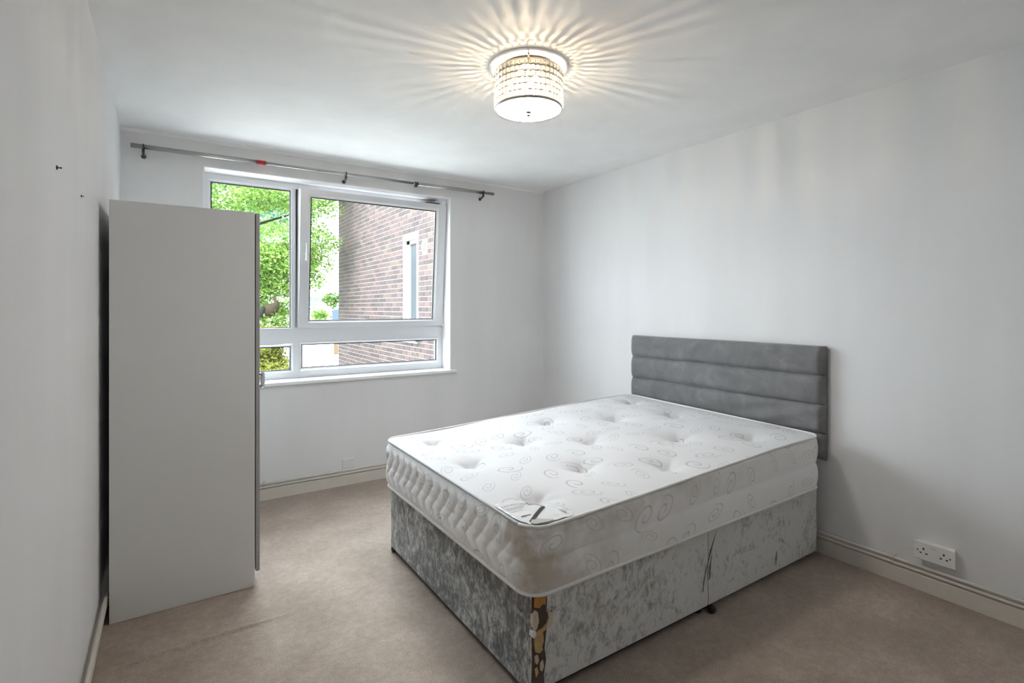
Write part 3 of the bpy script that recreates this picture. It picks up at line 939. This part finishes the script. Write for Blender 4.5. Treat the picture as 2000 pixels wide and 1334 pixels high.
# edge tapes: foot-side tape reads greyer, so the tape is split at the corners
def tape(ks, top, m, lab=None):
    pts = []
    for k in ks:
        x, y = P2[k % nP]
        z = mtop(x, y, False) + 0.001 if top else mbot(x) + 0.006
        off = 0.001 if top else 0.002
        pts.append((x + nrm[k % nP][0] * off, y + nrm[k % nP][1] * off, z))
    o = tube('edge_piping', pts, 0.0058 if top else 0.0075, m, mt, 8, cap=True)
    if lab: o['label'] = lab
iF = [k for k in range(nP) if per[k][0] == 0 and 5 < per[k][1] < NY - 5]
k0, k1 = iF[0], iF[-1]
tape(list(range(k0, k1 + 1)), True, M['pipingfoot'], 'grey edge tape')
tape(list(range(k1, k0 + nP + 1)), True, M['piping'])
tape(list(range(k0, k1 + 1)), False, M['piping'])
tape(list(range(k1, k0 + nP + 1)), False, M['piping'])
for (tx, ty) in TUFTS:
    lathe('tuft', (tx, ty, mtop(tx, ty) - 0.001), [(0, 0), (0.009, 0.0005), (0.010, 0.003), (0.006, 0.0052), (0, 0.0058)], M['piping'], mt, 12)

# corner label of glossy plastic, ribbon and print
def drape(poly, nsub, lift, crinkle=0.0):
    """triangulated patch that lies on the mattress top"""
    bm = bmesh.new()
    bm.faces.new([bm.verts.new((a, b, 0)) for a, b in poly])
    bmesh.ops.triangulate(bm, faces=bm.faces)
    for _ in range(nsub):
        bmesh.ops.subdivide_edges(bm, edges=list(bm.edges), cuts=1, use_grid_fill=True)
        bmesh.ops.triangulate(bm, faces=bm.faces)
    for v in bm.verts:
        x, y = v.co.x, v.co.y
        v.co.z = mtop(x, y) + lift + crinkle * (math.sin(x * 90 + y * 60) * math.sin(y * 75 - x * 40) + 1)
    return bm
LABEL = [(0.988, 1.612), (1.110, 1.596), (1.138, 1.500), (1.185, 1.415), (1.172, 1.383), (1.060, 1.383), (1.002, 1.405), (0.986, 1.470)]
bm = drape(LABEL, 4, 0.003, 0.0022)
lb = from_bm('corner_label', bm, M['label'], mt, True)
lb['label'] = 'glossy white corner label'
sol = lb.modifiers.new('thickness', 'SOLIDIFY'); sol.thickness = 0.0008
def strip(p0, p1, w, m, name, lift=0.0078):
    a_, b_ = Vector(p0), Vector(p1); d = (b_ - a_).normalized(); n_ = Vector((-d.y, d.x)) * w / 2
    bm = drape([tuple(a_ - n_), tuple(b_ - n_), tuple(b_ + n_), tuple(a_ + n_)], 3, lift)
    o = from_bm(name, bm, m, lb, False)
    sm = o.modifiers.new('thickness', 'SOLIDIFY'); sm.thickness = 0.0006
    return o
strip((1.122, 1.492), (1.012, 1.414), 0.014, M['ribbon'], 'ribbon')['label'] = 'black ribbon'
strip((1.108, 1.578), (1.113, 1.545), 0.007, M['ribbon'], 'ribbon_edge')
strip((1.113, 1.546), (1.128, 1.492), 0.004, M['greyink'], 'ribbon_edge')
strip((1.150, 1.437), (1.157, 1.404), 0.005, M['greyink'], 'printed_line')
for q, L_ in ((0.0, 0.070), (0.014, 0.062), (0.030, 0.045)):
    strip((0.998 + q * 0.1, 1.548 - q), (0.998 + L_, 1.540 - q), 0.0022, M['greyink'], 'printed_line')
strip((1.010, 1.468), (1.042, 1.458), 0.006, M['ink'], 'printed_line')
prism('satin_tab', [(1.000, 1.404), (1.030, 1.428), (1.085, 1.386), (1.062, 1.380), (1.012, 1.388)], mtop(1.02, 1.39, False) + 0.0085, mtop(1.02, 1.39, False) + 0.0095, M['badge'], lb, 'XY')
def lettering(txt, p, ang, size, m):
    cu = bpy.data.curves.new('lettering', 'FONT')
    cu.body = txt; cu.size = size
    ob = bpy.data.objects.new('tmp_text', cu)
    COL.objects.link(ob)
    dg = bpy.context.evaluated_depsgraph_get()
    me = bpy.data.meshes.new_from_object(ob.evaluated_get(dg))
    bpy.data.objects.remove(ob); bpy.data.curves.remove(cu)
    ca, sa = math.cos(ang), math.sin(ang)
    for v in me.vertices:
        x, y = v.co.x, v.co.y
        wx, wy = p[0] + x * ca - y * sa, p[1] + x * sa + y * ca
        v.co = (wx, wy, mtop(wx, wy) + 0.0086)
    me.materials.clear()
    return link_mesh('lettering', me, m, lb)
lettering('CHARDONNAY', (0.992, 1.566), math.radians(-6), 0.019, M['ink'])
lettering('OE', (1.160, 1.436), math.radians(-70), 0.018, M['greyink'])

# ------------------------------------------------------------------ ceiling lamp
LX, LY = 1.352, 1.908
lp = empty('ceiling_lamp', (LX, LY, H), 'lit round crystal drum lamp on the ceiling over the bed', 'ceiling lamp')
lathe('ceiling_plate', (LX, LY, 0), [(0, H - 0.001), (0.178, H - 0.001), (0.178, H - 0.007), (0.174, H - 0.009), (0, H - 0.009)], M['reveal'], lp, 72, smooth=False)
lathe('lamp_pan', (LX, LY, 0), [(0, H - 0.009), (0.100, H - 0.012), (0.110, H - 0.016), (0.110, H - 0.038), (0.106, H - 0.040), (0, H - 0.040)], M['brass'], lp, 64, smooth=False)
dirc = Vector((-LX, -LY, 0)).normalized()
px, py = LX + dirc.x * 0.145, LY + dirc.y * 0.145
lathe('post', (px, py, 0), [(0, 2.352), (0.004, 2.352), (0.004, H - 0.009), (0, H - 0.009)], M['brass'], lp, 12)
R0 = 0.150
for zz, nm in ((2.370, 'top_ring'), (2.209, 'bottom_ring')):
    tube(nm, [(LX + (R0 - 0.001) * math.cos(k * 2 * PI / 72), LY + (R0 - 0.001) * math.sin(k * 2 * PI / 72), zz) for k in range(72)], 0.0028, M['brass'] if nm == 'top_ring' else M['steel'], lp, 8, closed=True)
# spokes that carry the top ring
for k in range(3):
    a_ = k * 2 * PI / 3 + 0.5
    tube('spoke', [(LX + 0.09 * math.cos(a_), LY + 0.09 * math.sin(a_), 2.371), (LX + 0.149 * math.cos(a_), LY + 0.149 * math.sin(a_), 2.370)], 0.002, M['brass'], lp, 6)
# diffuser disc (lit underside) and its finial
bm = bmesh.new()
add_lathe(bm, (LX, LY, 0), [(0.146, 2.207), (0.140, 2.203), (0.07, 2.1995), (0, 2.1985)], 72)
from_bm('diffuser', bm, M['diffuser'], lp, True)
lathe('diffuser_rim', (LX, LY, 0), [(0.146, 2.213), (0.1505, 2.213), (0.1505, 2.203), (0.146, 2.203)], M['steel'], lp, 72, close=True)
lathe('diffuser_back', (LX, LY, 0), [(0.146, 2.2095), (0, 2.2095), (0, 2.2105), (0.146, 2.2105)], M['steel'], lp, 72)
lathe('finial', (LX, LY, 0), [(0, 2.200), (0.012, 2.199), (0.013, 2.194), (0.006, 2.191), (0.005, 2.187), (0.0085, 2.183), (0.006, 2.178), (0, 2.177)], M['darksteel'], lp, 20)
for k in range(3):
    a_ = k * 2 * PI / 3 + 0.9
    ux, uy = LX + 0.034 * math.cos(a_), LY + 0.034 * math.sin(a_)
    lathe('bulb', (ux, uy, 0), [(0, 2.232), (0.003, 2.233), (0.0045, 2.236), (0.0045, 2.256), (0.003, 2.259), (0, 2.260)], M['bulb'], lp, 10)
    lathe('bulb_holder', (ux, uy, 0), [(0, 2.2605), (0.006, 2.2605), (0.007, 2.28), (0.007, 2.3605), (0, 2.3605)], M['reveal'], lp, 14)
# crystals: 38 columns, six rows
NC, NR = 42, 6
cw, ch = 2 * PI * R0 / NC, (2.368 - 2.212) / NR
hw, hh = cw * 0.46, ch * 0.47
cv = [(-hw, -0.003, -hh), (hw, -0.003, -hh), (hw, -0.003, hh), (-hw, -0.003, hh),
      (-hw, 0.001, -hh), (hw, 0.001, -hh), (hw, 0.001, hh), (-hw, 0.001, hh),
      (-hw * .5, 0.006, -hh * .6), (hw * .5, 0.006, -hh * .6), (hw * .5, 0.006, hh * .6), (-hw * .5, 0.006, hh * .6)]
cf = [(0, 1, 2, 3)] + [(k, 4 + k, 4 + (k + 1) % 4, (k + 1) % 4) for k in range(4)] + [(4 + k, 8 + k, 8 + (k + 1) % 4, 4 + (k + 1) % 4) for k in range(4)] + [(8, 11, 10, 9)]
cme = bpy.data.meshes.new('crystal')
cme.from_pydata(cv, [], cf)
bm = bmesh.new(); bm.from_mesh(cme); bmesh.ops.recalc_face_normals(bm, faces=bm.faces); bm.to_mesh(cme); bm.free()
cme.materials.append(M['crystal']); cme.materials.append(M['crystaledge'])
for f_ in cme.polygons:
    f_.material_index = 1 if abs(f_.normal.y) < 0.97 else 0
for r in range(NR):
    for k in range(NC):
        a_ = 2 * PI * k / NC + 0.03
        o = bpy.data.objects.new('crystal', cme)
        o.parent = lp
        o.location = Vector((LX + R0 * math.cos(a_), LY + R0 * math.sin(a_), 2.212 + ch * (r + 0.5))) - Vector(lp.location)
        o.rotation_euler = (0, 0, a_ - PI / 2)
        COL.objects.link(o)
bm = bmesh.new()
for k in range(NC):
    a_ = 2 * PI * (k + 0.5) / NC + 0.03
    c_ = (LX + (R0 - 0.002) * math.cos(a_), LY + (R0 - 0.002) * math.sin(a_))
    add_tube(bm, [(c_[0], c_[1], 2.21), (c_[0], c_[1], 2.361)], 0.0007, 4)
for r in range(1, NR):
    zz = 2.212 + ch * r
    for k in range(NC):
        a_ = 2 * PI * (k + 0.5) / NC + 0.03
        w_ = (0.13, 0.07, 0.10, 0.0)[(k * 3 + r * 5) % 4]
        if w_ == 0: continue
        pts = [(LX + (R0 + 0.002) * math.cos(a_ + w_ * q), LY + (R0 + 0.002) * math.sin(a_ + w_ * q), zz) for q in (-0.6, 0, 0.6)]
        add_tube(bm, pts, [0.0009, 0.0026, 0.0010], 5)
st3 = from_bm('stringing_wire', bm, M['ink'], lp); st3['kind'] = 'stuff'

# ------------------------------------------------------------------ outside: ground, brick wing, tree, bin
gr = from_data('ground', [(-14, 4.25, -0.08), (14, 4.25, -0.08), (14, 40, -0.08), (-14, 40, -0.08)], [(0, 1, 2, 3)], M['ground'])
tag(gr, 'pale bleached ground outside the window', kind='structure')

QX, QY0, QY1, QZ1 = 3.2, 4.25, 11.95, 4.7
BL, BH = 0.225, 0.0785
wing = empty('brick_wing', (QX, 8.0, -0.08), 'red brick wing of the building seen through the window', 'building')
OY0, OY1, OZ0, OZ1 = 7.447, 8.045, 0.80, 2.475      # window opening with its surround
VY0, VY1, VZ0, VZ1 = 7.122, 7.312, 2.165, 2.305     # air brick
bm = bmesh.new()
xx = (QX + 0.008, QX + 0.35)
add_box(bm, xx, (QY0, OY0), (-0.08, QZ1)); add_box(bm, xx, (OY1, QY1), (-0.08, QZ1))
add_box(bm, xx, (OY0, OY1), (-0.08, OZ0)); add_box(bm, xx, (OY0, OY1), (OZ1, QZ1))
from_bm('mortar_bed', bm, M['mortar'], wing)
def bricks():
    rows = int((QZ1 + 0.08) / BH)
    for r in range(rows):
        z0 = -0.08 + r * BH + 0.005
        z1 = z0 + BH - 0.0115
        y = QY1 - (BL / 2 if r % 2 else 0) + 0.0
        first = True
        while y > QY0 + 0.02:
            a0 = y - BL + 0.017
            a1 = y
            if r % 2 and first:
                a0, a1, y = QY1 - BL / 2 + 0.015, QY1, QY1 - BL / 2 + BL   # half bat at the corner
                y = QY1 - BL / 2 + 0.0
                first = False
                yield (a0, a1, z0, z1)
                continue
            first = False
            yield (max(a0, QY0), a1, z0, z1)
            y -= BL
cells = []
for (a0, a1, z0, z1) in bricks():
    parts = [(a0, a1)]
    for (h0, h1, k0, k1) in ((OY0, OY1, OZ0, OZ1), (VY0, VY1, VZ0, VZ1)):
        if z1 > k0 + 0.02 and z0 < k1 - 0.02:
            new = []
            for (p0, p1) in parts:
                if p1 <= h0 or p0 >= h1: new.append((p0, p1)); continue
                if p0 < h0: new.append((p0, h0 - 0.008))
                if p1 > h1: new.append((h1 + 0.008, p1))
            parts = new
    for (p0, p1) in parts:
        if p1 - p0 > 0.025:
            cells.append((p0, p1, z0, z1))
fwd = Vector((math.sin(YAW), math.cos(YAW), 0)); rgt = Vector((math.cos(YAW), -math.sin(YAW), 0))
def pix(P):
    d = P.dot(fwd); return (1000 + 1013.45 * P.dot(rgt) / d, 601.64 - 1013.45 * (P.z - CAM_H) / d)
def seen(c):
    u, v = pix(Vector((QX, (c[0] + c[1]) / 2, (c[2] + c[3]) / 2)))
    return (604 < u < 853 and 386 < v < 630) or (589 < u < 854 and 660 < v < 722)
near = sorted([c for c in cells if seen(c)], key=lambda c: c[0])[:300]
ns = set(near)
me_cache = {}
def brick_mesh(w):
    key = round(w, 3)
    if key not in me_cache:
        bm = bmesh.new()
        add_box(bm, (0, 0.02), (-w / 2, w / 2), (-(BH - 0.0115) / 2, (BH - 0.0115) / 2), 0.0035, 1)
        bmesh.ops.recalc_face_normals(bm, faces=bm.faces)
        me = bpy.data.meshes.new('brick'); bm.to_mesh(me); bm.free()
        me.materials.append(M['brick'])
        me_cache[key] = me
    return me_cache[key]
for c in near:
    o = bpy.data.objects.new('brick', brick_mesh(c[1] - c[0]))
    o.parent = wing
    o.location = Vector((QX + rnd.uniform(-0.0025, 0.0015), (c[0] + c[1]) / 2, (c[2] + c[3]) / 2)) - Vector(wing.location)
    COL.objects.link(o)
V, F = [], []
for c in cells:
    if c in ns: continue
    x0 = QX + rnd.uniform(-0.0025, 0.0015); b0 = len(V)
    e = 0.003
    y0, y1, z0, z1 = c
    V += [(x0 + 0.02, y0, z0), (x0 + 0.02, y1, z0), (x0 + 0.02, y1, z1), (x0 + 0.02, y0, z1),
          (x0 + e, y0, z0), (x0 + e, y1, z0), (x0 + e, y1, z1), (x0 + e, y0, z1),
          (x0, y0 + e, z0 + e), (x0, y1 - e, z0 + e), (x0, y1 - e, z1 - e), (x0, y0 + e, z1 - e)]
    for k in range(4):
        k2 = (k + 1) % 4
        F += [(b0 + k, b0 + k2, b0 + 4 + k2, b0 + 4 + k), (b0 + 4 + k, b0 + 4 + k2, b0 + 8 + k2, b0 + 8 + k)]
    F.append((b0 + 8, b0 + 9, b0 + 10, b0 + 11))
st = from_data('brickwork', V, F, M['brickstuff'], wing)
st['kind'] = 'stuff'
# end face of the wing (brick return)
V, F = [], []
for r in range(int((QZ1 + 0.08) / BH)):
    z0 = -0.08 + r * BH + 0.005; z1 = z0 + BH - 0.0115
    for (x0, x1) in (((QX + 0.002, QX + 0.10), (QX + 0.112, QX + 0.32)) if r % 2 == 0 else ((QX + 0.002, QX + 0.21), (QX + 0.222, QX + 0.34))):
        b0 = len(V)
        V += [(x0, QY1 - 0.02, z0), (x1, QY1 - 0.02, z0), (x1, QY1 - 0.02, z1), (x0, QY1 - 0.02, z1), (x0, QY1 + 0.008, z0), (x1, QY1 + 0.008, z0), (x1, QY1 + 0.008, z1), (x0, QY1 + 0.008, z1)]
        F += [(b0, b0 + 1, b0 + 5, b0 + 4), (b0 + 1, b0 + 2, b0 + 6, b0 + 5), (b0 + 2, b0 + 3, b0 + 7, b0 + 6), (b0 + 3, b0, b0 + 4, b0 + 7), (b0 + 4, b0 + 5, b0 + 6, b0 + 7)]
st2 = from_data('end_brickwork', V, F, M['brickstuff'], wing); st2['kind'] = 'stuff'
# its window
fw = bmesh.new()
fx0, fx1 = QX - 0.012, QX + 0.10
add_box(fw, (fx0, fx1), (OY0, OY1), (OZ1 - 0.085, OZ1), 0.004, 1)
add_box(fw, (fx0, fx1), (OY1 - 0.075, OY1), (OZ0, OZ1 - 0.08), 0.004, 1)
add_box(fw, (fx0, fx1), (OY0, OY0 + 0.05), (OZ0, OZ1 - 0.08), 0.004, 1)
surround = from_bm('window_surround', fw, M['conc'], wing)
box('window_ledge', (QX - 0.04, QX + 0.1), (OY0 - 0.02, OY1 + 0.02), (OZ0 - 0.035, OZ0 + 0.02), M['conc'], wing, 0.004, 1)
fw = bmesh.new()
cx0, cx1 = QX + 0.02, QX + 0.07
a0, a1, b0_, b1_ = OY0 + 0.05, OY1 - 0.09, OZ0 + 0.02, OZ1 - 0.085
for (y0, y1, z0, z1) in ((a0, a1, b1_ - 0.06, b1_), (a0, a1, b0_, b0_ + 0.06), (a0, a0 + 0.035, b0_, b1_), (a1 - 0.12, a1, b0_, b1_)):
    add_box(fw, (cx0, cx1), (y0, y1), (z0, z1), 0.003, 1)
cas = from_bm('casement', fw, M['conc'], wing)
box('pane', (QX + 0.045, QX + 0.052), (a0 + 0.03, a1 - 0.11), (b0_ + 0.05, b1_ - 0.05), M['glassfar'], cas)
box('casement_stay', (QX + 0.030, QX + 0.045), (a0 + 0.06, a1 - 0.115), (b1_ - 0.078, b1_ - 0.066), M['darkplant'], cas)
box('casement_gap', (QX + 0.05, QX + 0.075), (a1 - 0.001, a1 + 0.014), (b0_, b1_), M['darkplant'], wing)
box('window_backing', (QX + 0.08, QX + 0.30), (OY0, OY1), (OZ0, OZ1), M['glassfar'], wing)
# air brick with louvres
ab = box('air_brick', (QX - 0.004, QX + 0.03), (VY0, VY1), (VZ0, VZ1), M['conc'], wing, 0.003, 1)
for k in range(6):
    z = VZ0 + 0.018 + k * 0.0205
    box('louvre_gap', (QX - 0.0052, QX + 0.01), (VY0 + 0.02, VY1 - 0.015), (z, z + 0.0125), M['darkplant'], ab)
# coping / roof edge on top of the wing
box('parapet_coping', (QX - 0.05, QX + 0.40), (QY0, QY1 + 0.05), (QZ1, QZ1 + 0.08), M['conc'], wing, 0.004, 1)
lathe('outside_lamp', (QX - 0.05, 7.40, 0.80), [(0, 0), (0.028, 0.005), (0.032, 0.03), (0.022, 0.055), (0, 0.06)], M['darkplant'], wing, 14)

# timber post at the far end of the wing
pt_ = empty('timber_post', (4.22, 16.0, -0.08), 'tan timber gate post past the far end of the brick wing', 'post')
box('post_shaft', (4.15, 4.27), (15.94, 16.06), (-0.08, 0.76), M['post'], pt_, 0.008, 1)
box('post_cap', (4.135, 4.285), (15.92, 16.08), (0.76, 0.79), M['post'], pt_, 0.008, 1)

# blue bin
bn = empty('wheelie_bin', (6.97, 26.5, -0.08), 'blue wheeled bin beyond the end of the brick wing', 'bin')
bm = bmesh.new()
bx, by = 6.97, 26.5
lo = [(-0.20, -0.22), (0.20, -0.22), (0.20, 0.22), (-0.20, 0.22)]; hi_ = [(-0.26, -0.29), (0.26, -0.29), (0.26, 0.29), (-0.26, 0.29)]
va = [bm.verts.new((bx + a, by + b, -0.02)) for a, b in lo]; vb = [bm.verts.new((bx + a, by + b, 1.12)) for a, b in hi_]
bm.faces.new(va[::-1]); bm.faces.new(vb)
for k in range(4): bm.faces.new((va[k], va[(k + 1) % 4], vb[(k + 1) % 4], vb[k]))
from_bm('bin_body', bm, M['bluebin'], bn)
prism('bin_lid', [(bx - 0.29, 1.12), (bx + 0.29, 1.12), (bx + 0.29, 1.16), (bx + 0.10, 1.26), (bx - 0.20, 1.24), (bx - 0.29, 1.16)], by - 0.30, by + 0.30, M['bluebin'], bn)
for s in (-1, 1):
    lathe('wheel', (bx + 0.17 * s, by + 0.24, 0.02), [(0, -0.03), (0.095, -0.03), (0.10, 0), (0.095, 0.03), (0, 0.03)], M['black'], bn, 18, axis='X')

# foliage
def foliage(name, parent, blobs, n, size, m, seed, xmax=99.0):
    g = np.random.default_rng(seed)
    wts = np.array([b[6] for b in blobs], float); wts /= wts.sum()
    pick = g.choice(len(blobs), n, p=wts)
    B = np.array([b[:6] for b in blobs])[pick]
    d = g.normal(size=(n, 3)); d /= np.linalg.norm(d, axis=1)[:, None]
    rr = g.uniform(0.25, 1.0, n) ** 0.5
    # gather the leaves into sprays
    spray = g.normal(size=(n, 3)) * 0.04
    C = B[:, :3] + d * rr[:, None] * B[:, 3:6] + spray
    C = C[C[:, 0] < xmax]; n = len(C)
    u = g.normal(size=(n, 3)); u[:, 2] *= 0.6; u /= np.linalg.norm(u, axis=1)[:, None]
    w = g.normal(size=(n, 3)); w -= (w * u).sum(1)[:, None] * u; w /= np.linalg.norm(w, axis=1)[:, None]
    s = size * g.uniform(0.6, 1.4, n)[:, None]
    nn = np.cross(u, w)
    V = np.stack([C - u * s, C + w * s * 0.42 + nn * s * 0.12, C + u * s, C - w * s * 0.42 + nn * s * 0.12], 1).reshape(-1, 3)
    me = bpy.data.meshes.new(name)
    me.vertices.add(4 * n); me.vertices.foreach_set('co', V.ravel())
    me.loops.add(4 * n); me.polygons.add(n)
    me.loops.foreach_set('vertex_index', np.arange(4 * n, dtype=np.int32))
    me.polygons.foreach_set('loop_start', np.arange(0, 4 * n, 4, dtype=np.int32))
    me.update(calc_edges=True)
    o = link_mesh(name, me, m, parent)
    o['kind'] = 'stuff'
    return o
def limb(name, pts, r, m, parent):
    return tube(name, pts, r, m, parent, 9)

def clusters(seed, box_, n, rad):
    g = random.Random(seed)
    out = []
    for _ in range(n):
        c = [g.uniform(a, b) for a, b in box_]
        r = rad * g.uniform(0.7, 1.3)
        out.append((c[0], c[1], c[2], r * 1.25, r * 1.1, r * 0.55, r))
    return out
t1 = empty('broadleaf_tree', (0.15, 11.2, -0.08), 'bright lime green tree filling the left of the window', 'tree')
limb('trunk', [(0.15, 11.2, -0.08), (0.18, 11.2, 1.2), (0.22, 11.25, 2.6), (0.3, 11.3, 4.2)], [0.17, 0.15, 0.11, 0.05], M['bark'], t1)
limb('branch', [(0.18, 11.2, 1.2), (0.9, 11.2, 1.65), (1.5, 11.4, 1.95), (2.0, 11.6, 2.2)], [0.05, 0.035, 0.02, 0.01], M['barkdark'], t1)
limb('branch', [(0.22, 11.25, 2.4), (1.5, 11.5, 3.0), (2.2, 11.6, 3.3)], [0.05, 0.03, 0.012], M['barkdark'], t1)
limb('branch', [(0.27, 11.3, 3.5), (1.4, 11.6, 4.1), (2.0, 11.7, 4.6)], [0.04, 0.025, 0.01], M['barkdark'], t1)
# knobbly pollarded limb with a dark hollow
limb('pollard_stub', [(1.36, 10.78, 1.13), (1.46, 10.78, 1.20), (1.60, 10.78, 1.27), (1.71, 10.78, 1.35), (1.73, 10.78, 1.42), (1.66, 10.78, 1.52)], [0.05, 0.08, 0.125, 0.085, 0.045, 0.02], M['bark'], t1)['label'] = 'knobbly brown limb'
limb('pollard_stub', [(1.33, 10.70, 1.13), (1.41, 10.68, 1.20), (1.46, 10.68, 1.30), (1.48, 10.68, 1.35)], [0.05, 0.085, 0.05, 0.015], M['barkdark'], t1)['label'] = 'dark knobbly limb'
limb('branch', [(0.18, 11.2, 0.85), (0.9, 10.95, 1.0), (1.38, 10.78, 1.13)], [0.09, 0.07, 0.05], M['bark'], t1)
cl = clusters(3, ((-0.4, 2.9), (10.6, 12.6), (2.2, 5.6)), 60, 0.42) + clusters(4, ((0.9, 2.15), (10.9, 12.4), (0.75, 2.5)), 46, 0.34) + clusters(14, ((2.1, 3.05), (11.2, 12.4), (1.75, 2.6)), 9, 0.28) + clusters(15, ((2.3, 3.0), (11.6, 12.4), (1.0, 1.6)), 4, 0.17)
foliage('foliage', t1, cl, 85000, 0.036, M['leafA'], 1, 3.08)
t2 = empty('background_tree', (-0.2, 16.0, -0.08), 'cool blue green tree behind the lime green tree', 'tree')
limb('trunk', [(-0.2, 16, -0.08), (-0.1, 16, 3), (0.2, 16.1, 6)], [0.22, 0.17, 0.07], M['barkdark'], t2)
limb('branch', [(-0.1, 16, 3.2), (0.8, 15.9, 4.6), (1.7, 15.8, 5.4)], [0.1, 0.06, 0.02], M['barkdark'], t2)
limb('branch', [(0.0, 16, 4.2), (-0.9, 15.9, 5.2), (-1.6, 15.8, 5.8)], [0.09, 0.05, 0.02], M['barkdark'], t2)
foliage('foliage', t2, clusters(8, ((-1.6, 3.2), (15.0, 17.0), (3.2, 7.0)), 60, 0.5), 34000, 0.055, M['leafB'], 2)
sh = empty('garden_shrub', (1.45, 9.4, -0.08), 'low yellow green shrub seen through the lower left pane', 'shrub')
limb('stem', [(1.4, 9.4, -0.08), (1.3, 9.4, 0.35), (1.15, 9.4, 0.6)], [0.03, 0.025, 0.01], M['bark'], sh)
limb('stem', [(1.4, 9.4, -0.08), (1.5, 9.45, 0.35), (1.6, 9.4, 0.6)], [0.03, 0.025, 0.01], M['bark'], sh)
foliage('foliage', sh, clusters(12, ((0.7, 1.62), (8.9, 9.9), (0.10, 0.92)), 60, 0.17), 26000, 0.028, M['leafC'], 3)
sh2 = empty('far_bush', (7.6, 30.0, -0.08), 'pale scattered bush behind the blue bin', 'shrub')
limb('stem', [(7.6, 30, -0.08), (7.6, 30, 0.8), (7.8, 30, 1.6)], [0.06, 0.05, 0.02], M['bark'], sh2)
limb('stem', [(7.6, 30, -0.08), (7.3, 30, 0.7), (6.9, 30, 1.3)], [0.05, 0.04, 0.02], M['bark'], sh2)
foliage('foliage', sh2, clusters(21, ((6.0, 9.2), (29.2, 30.8), (0.2, 2.0)), 30, 0.4), 5000, 0.06, M['leafB'], 4)
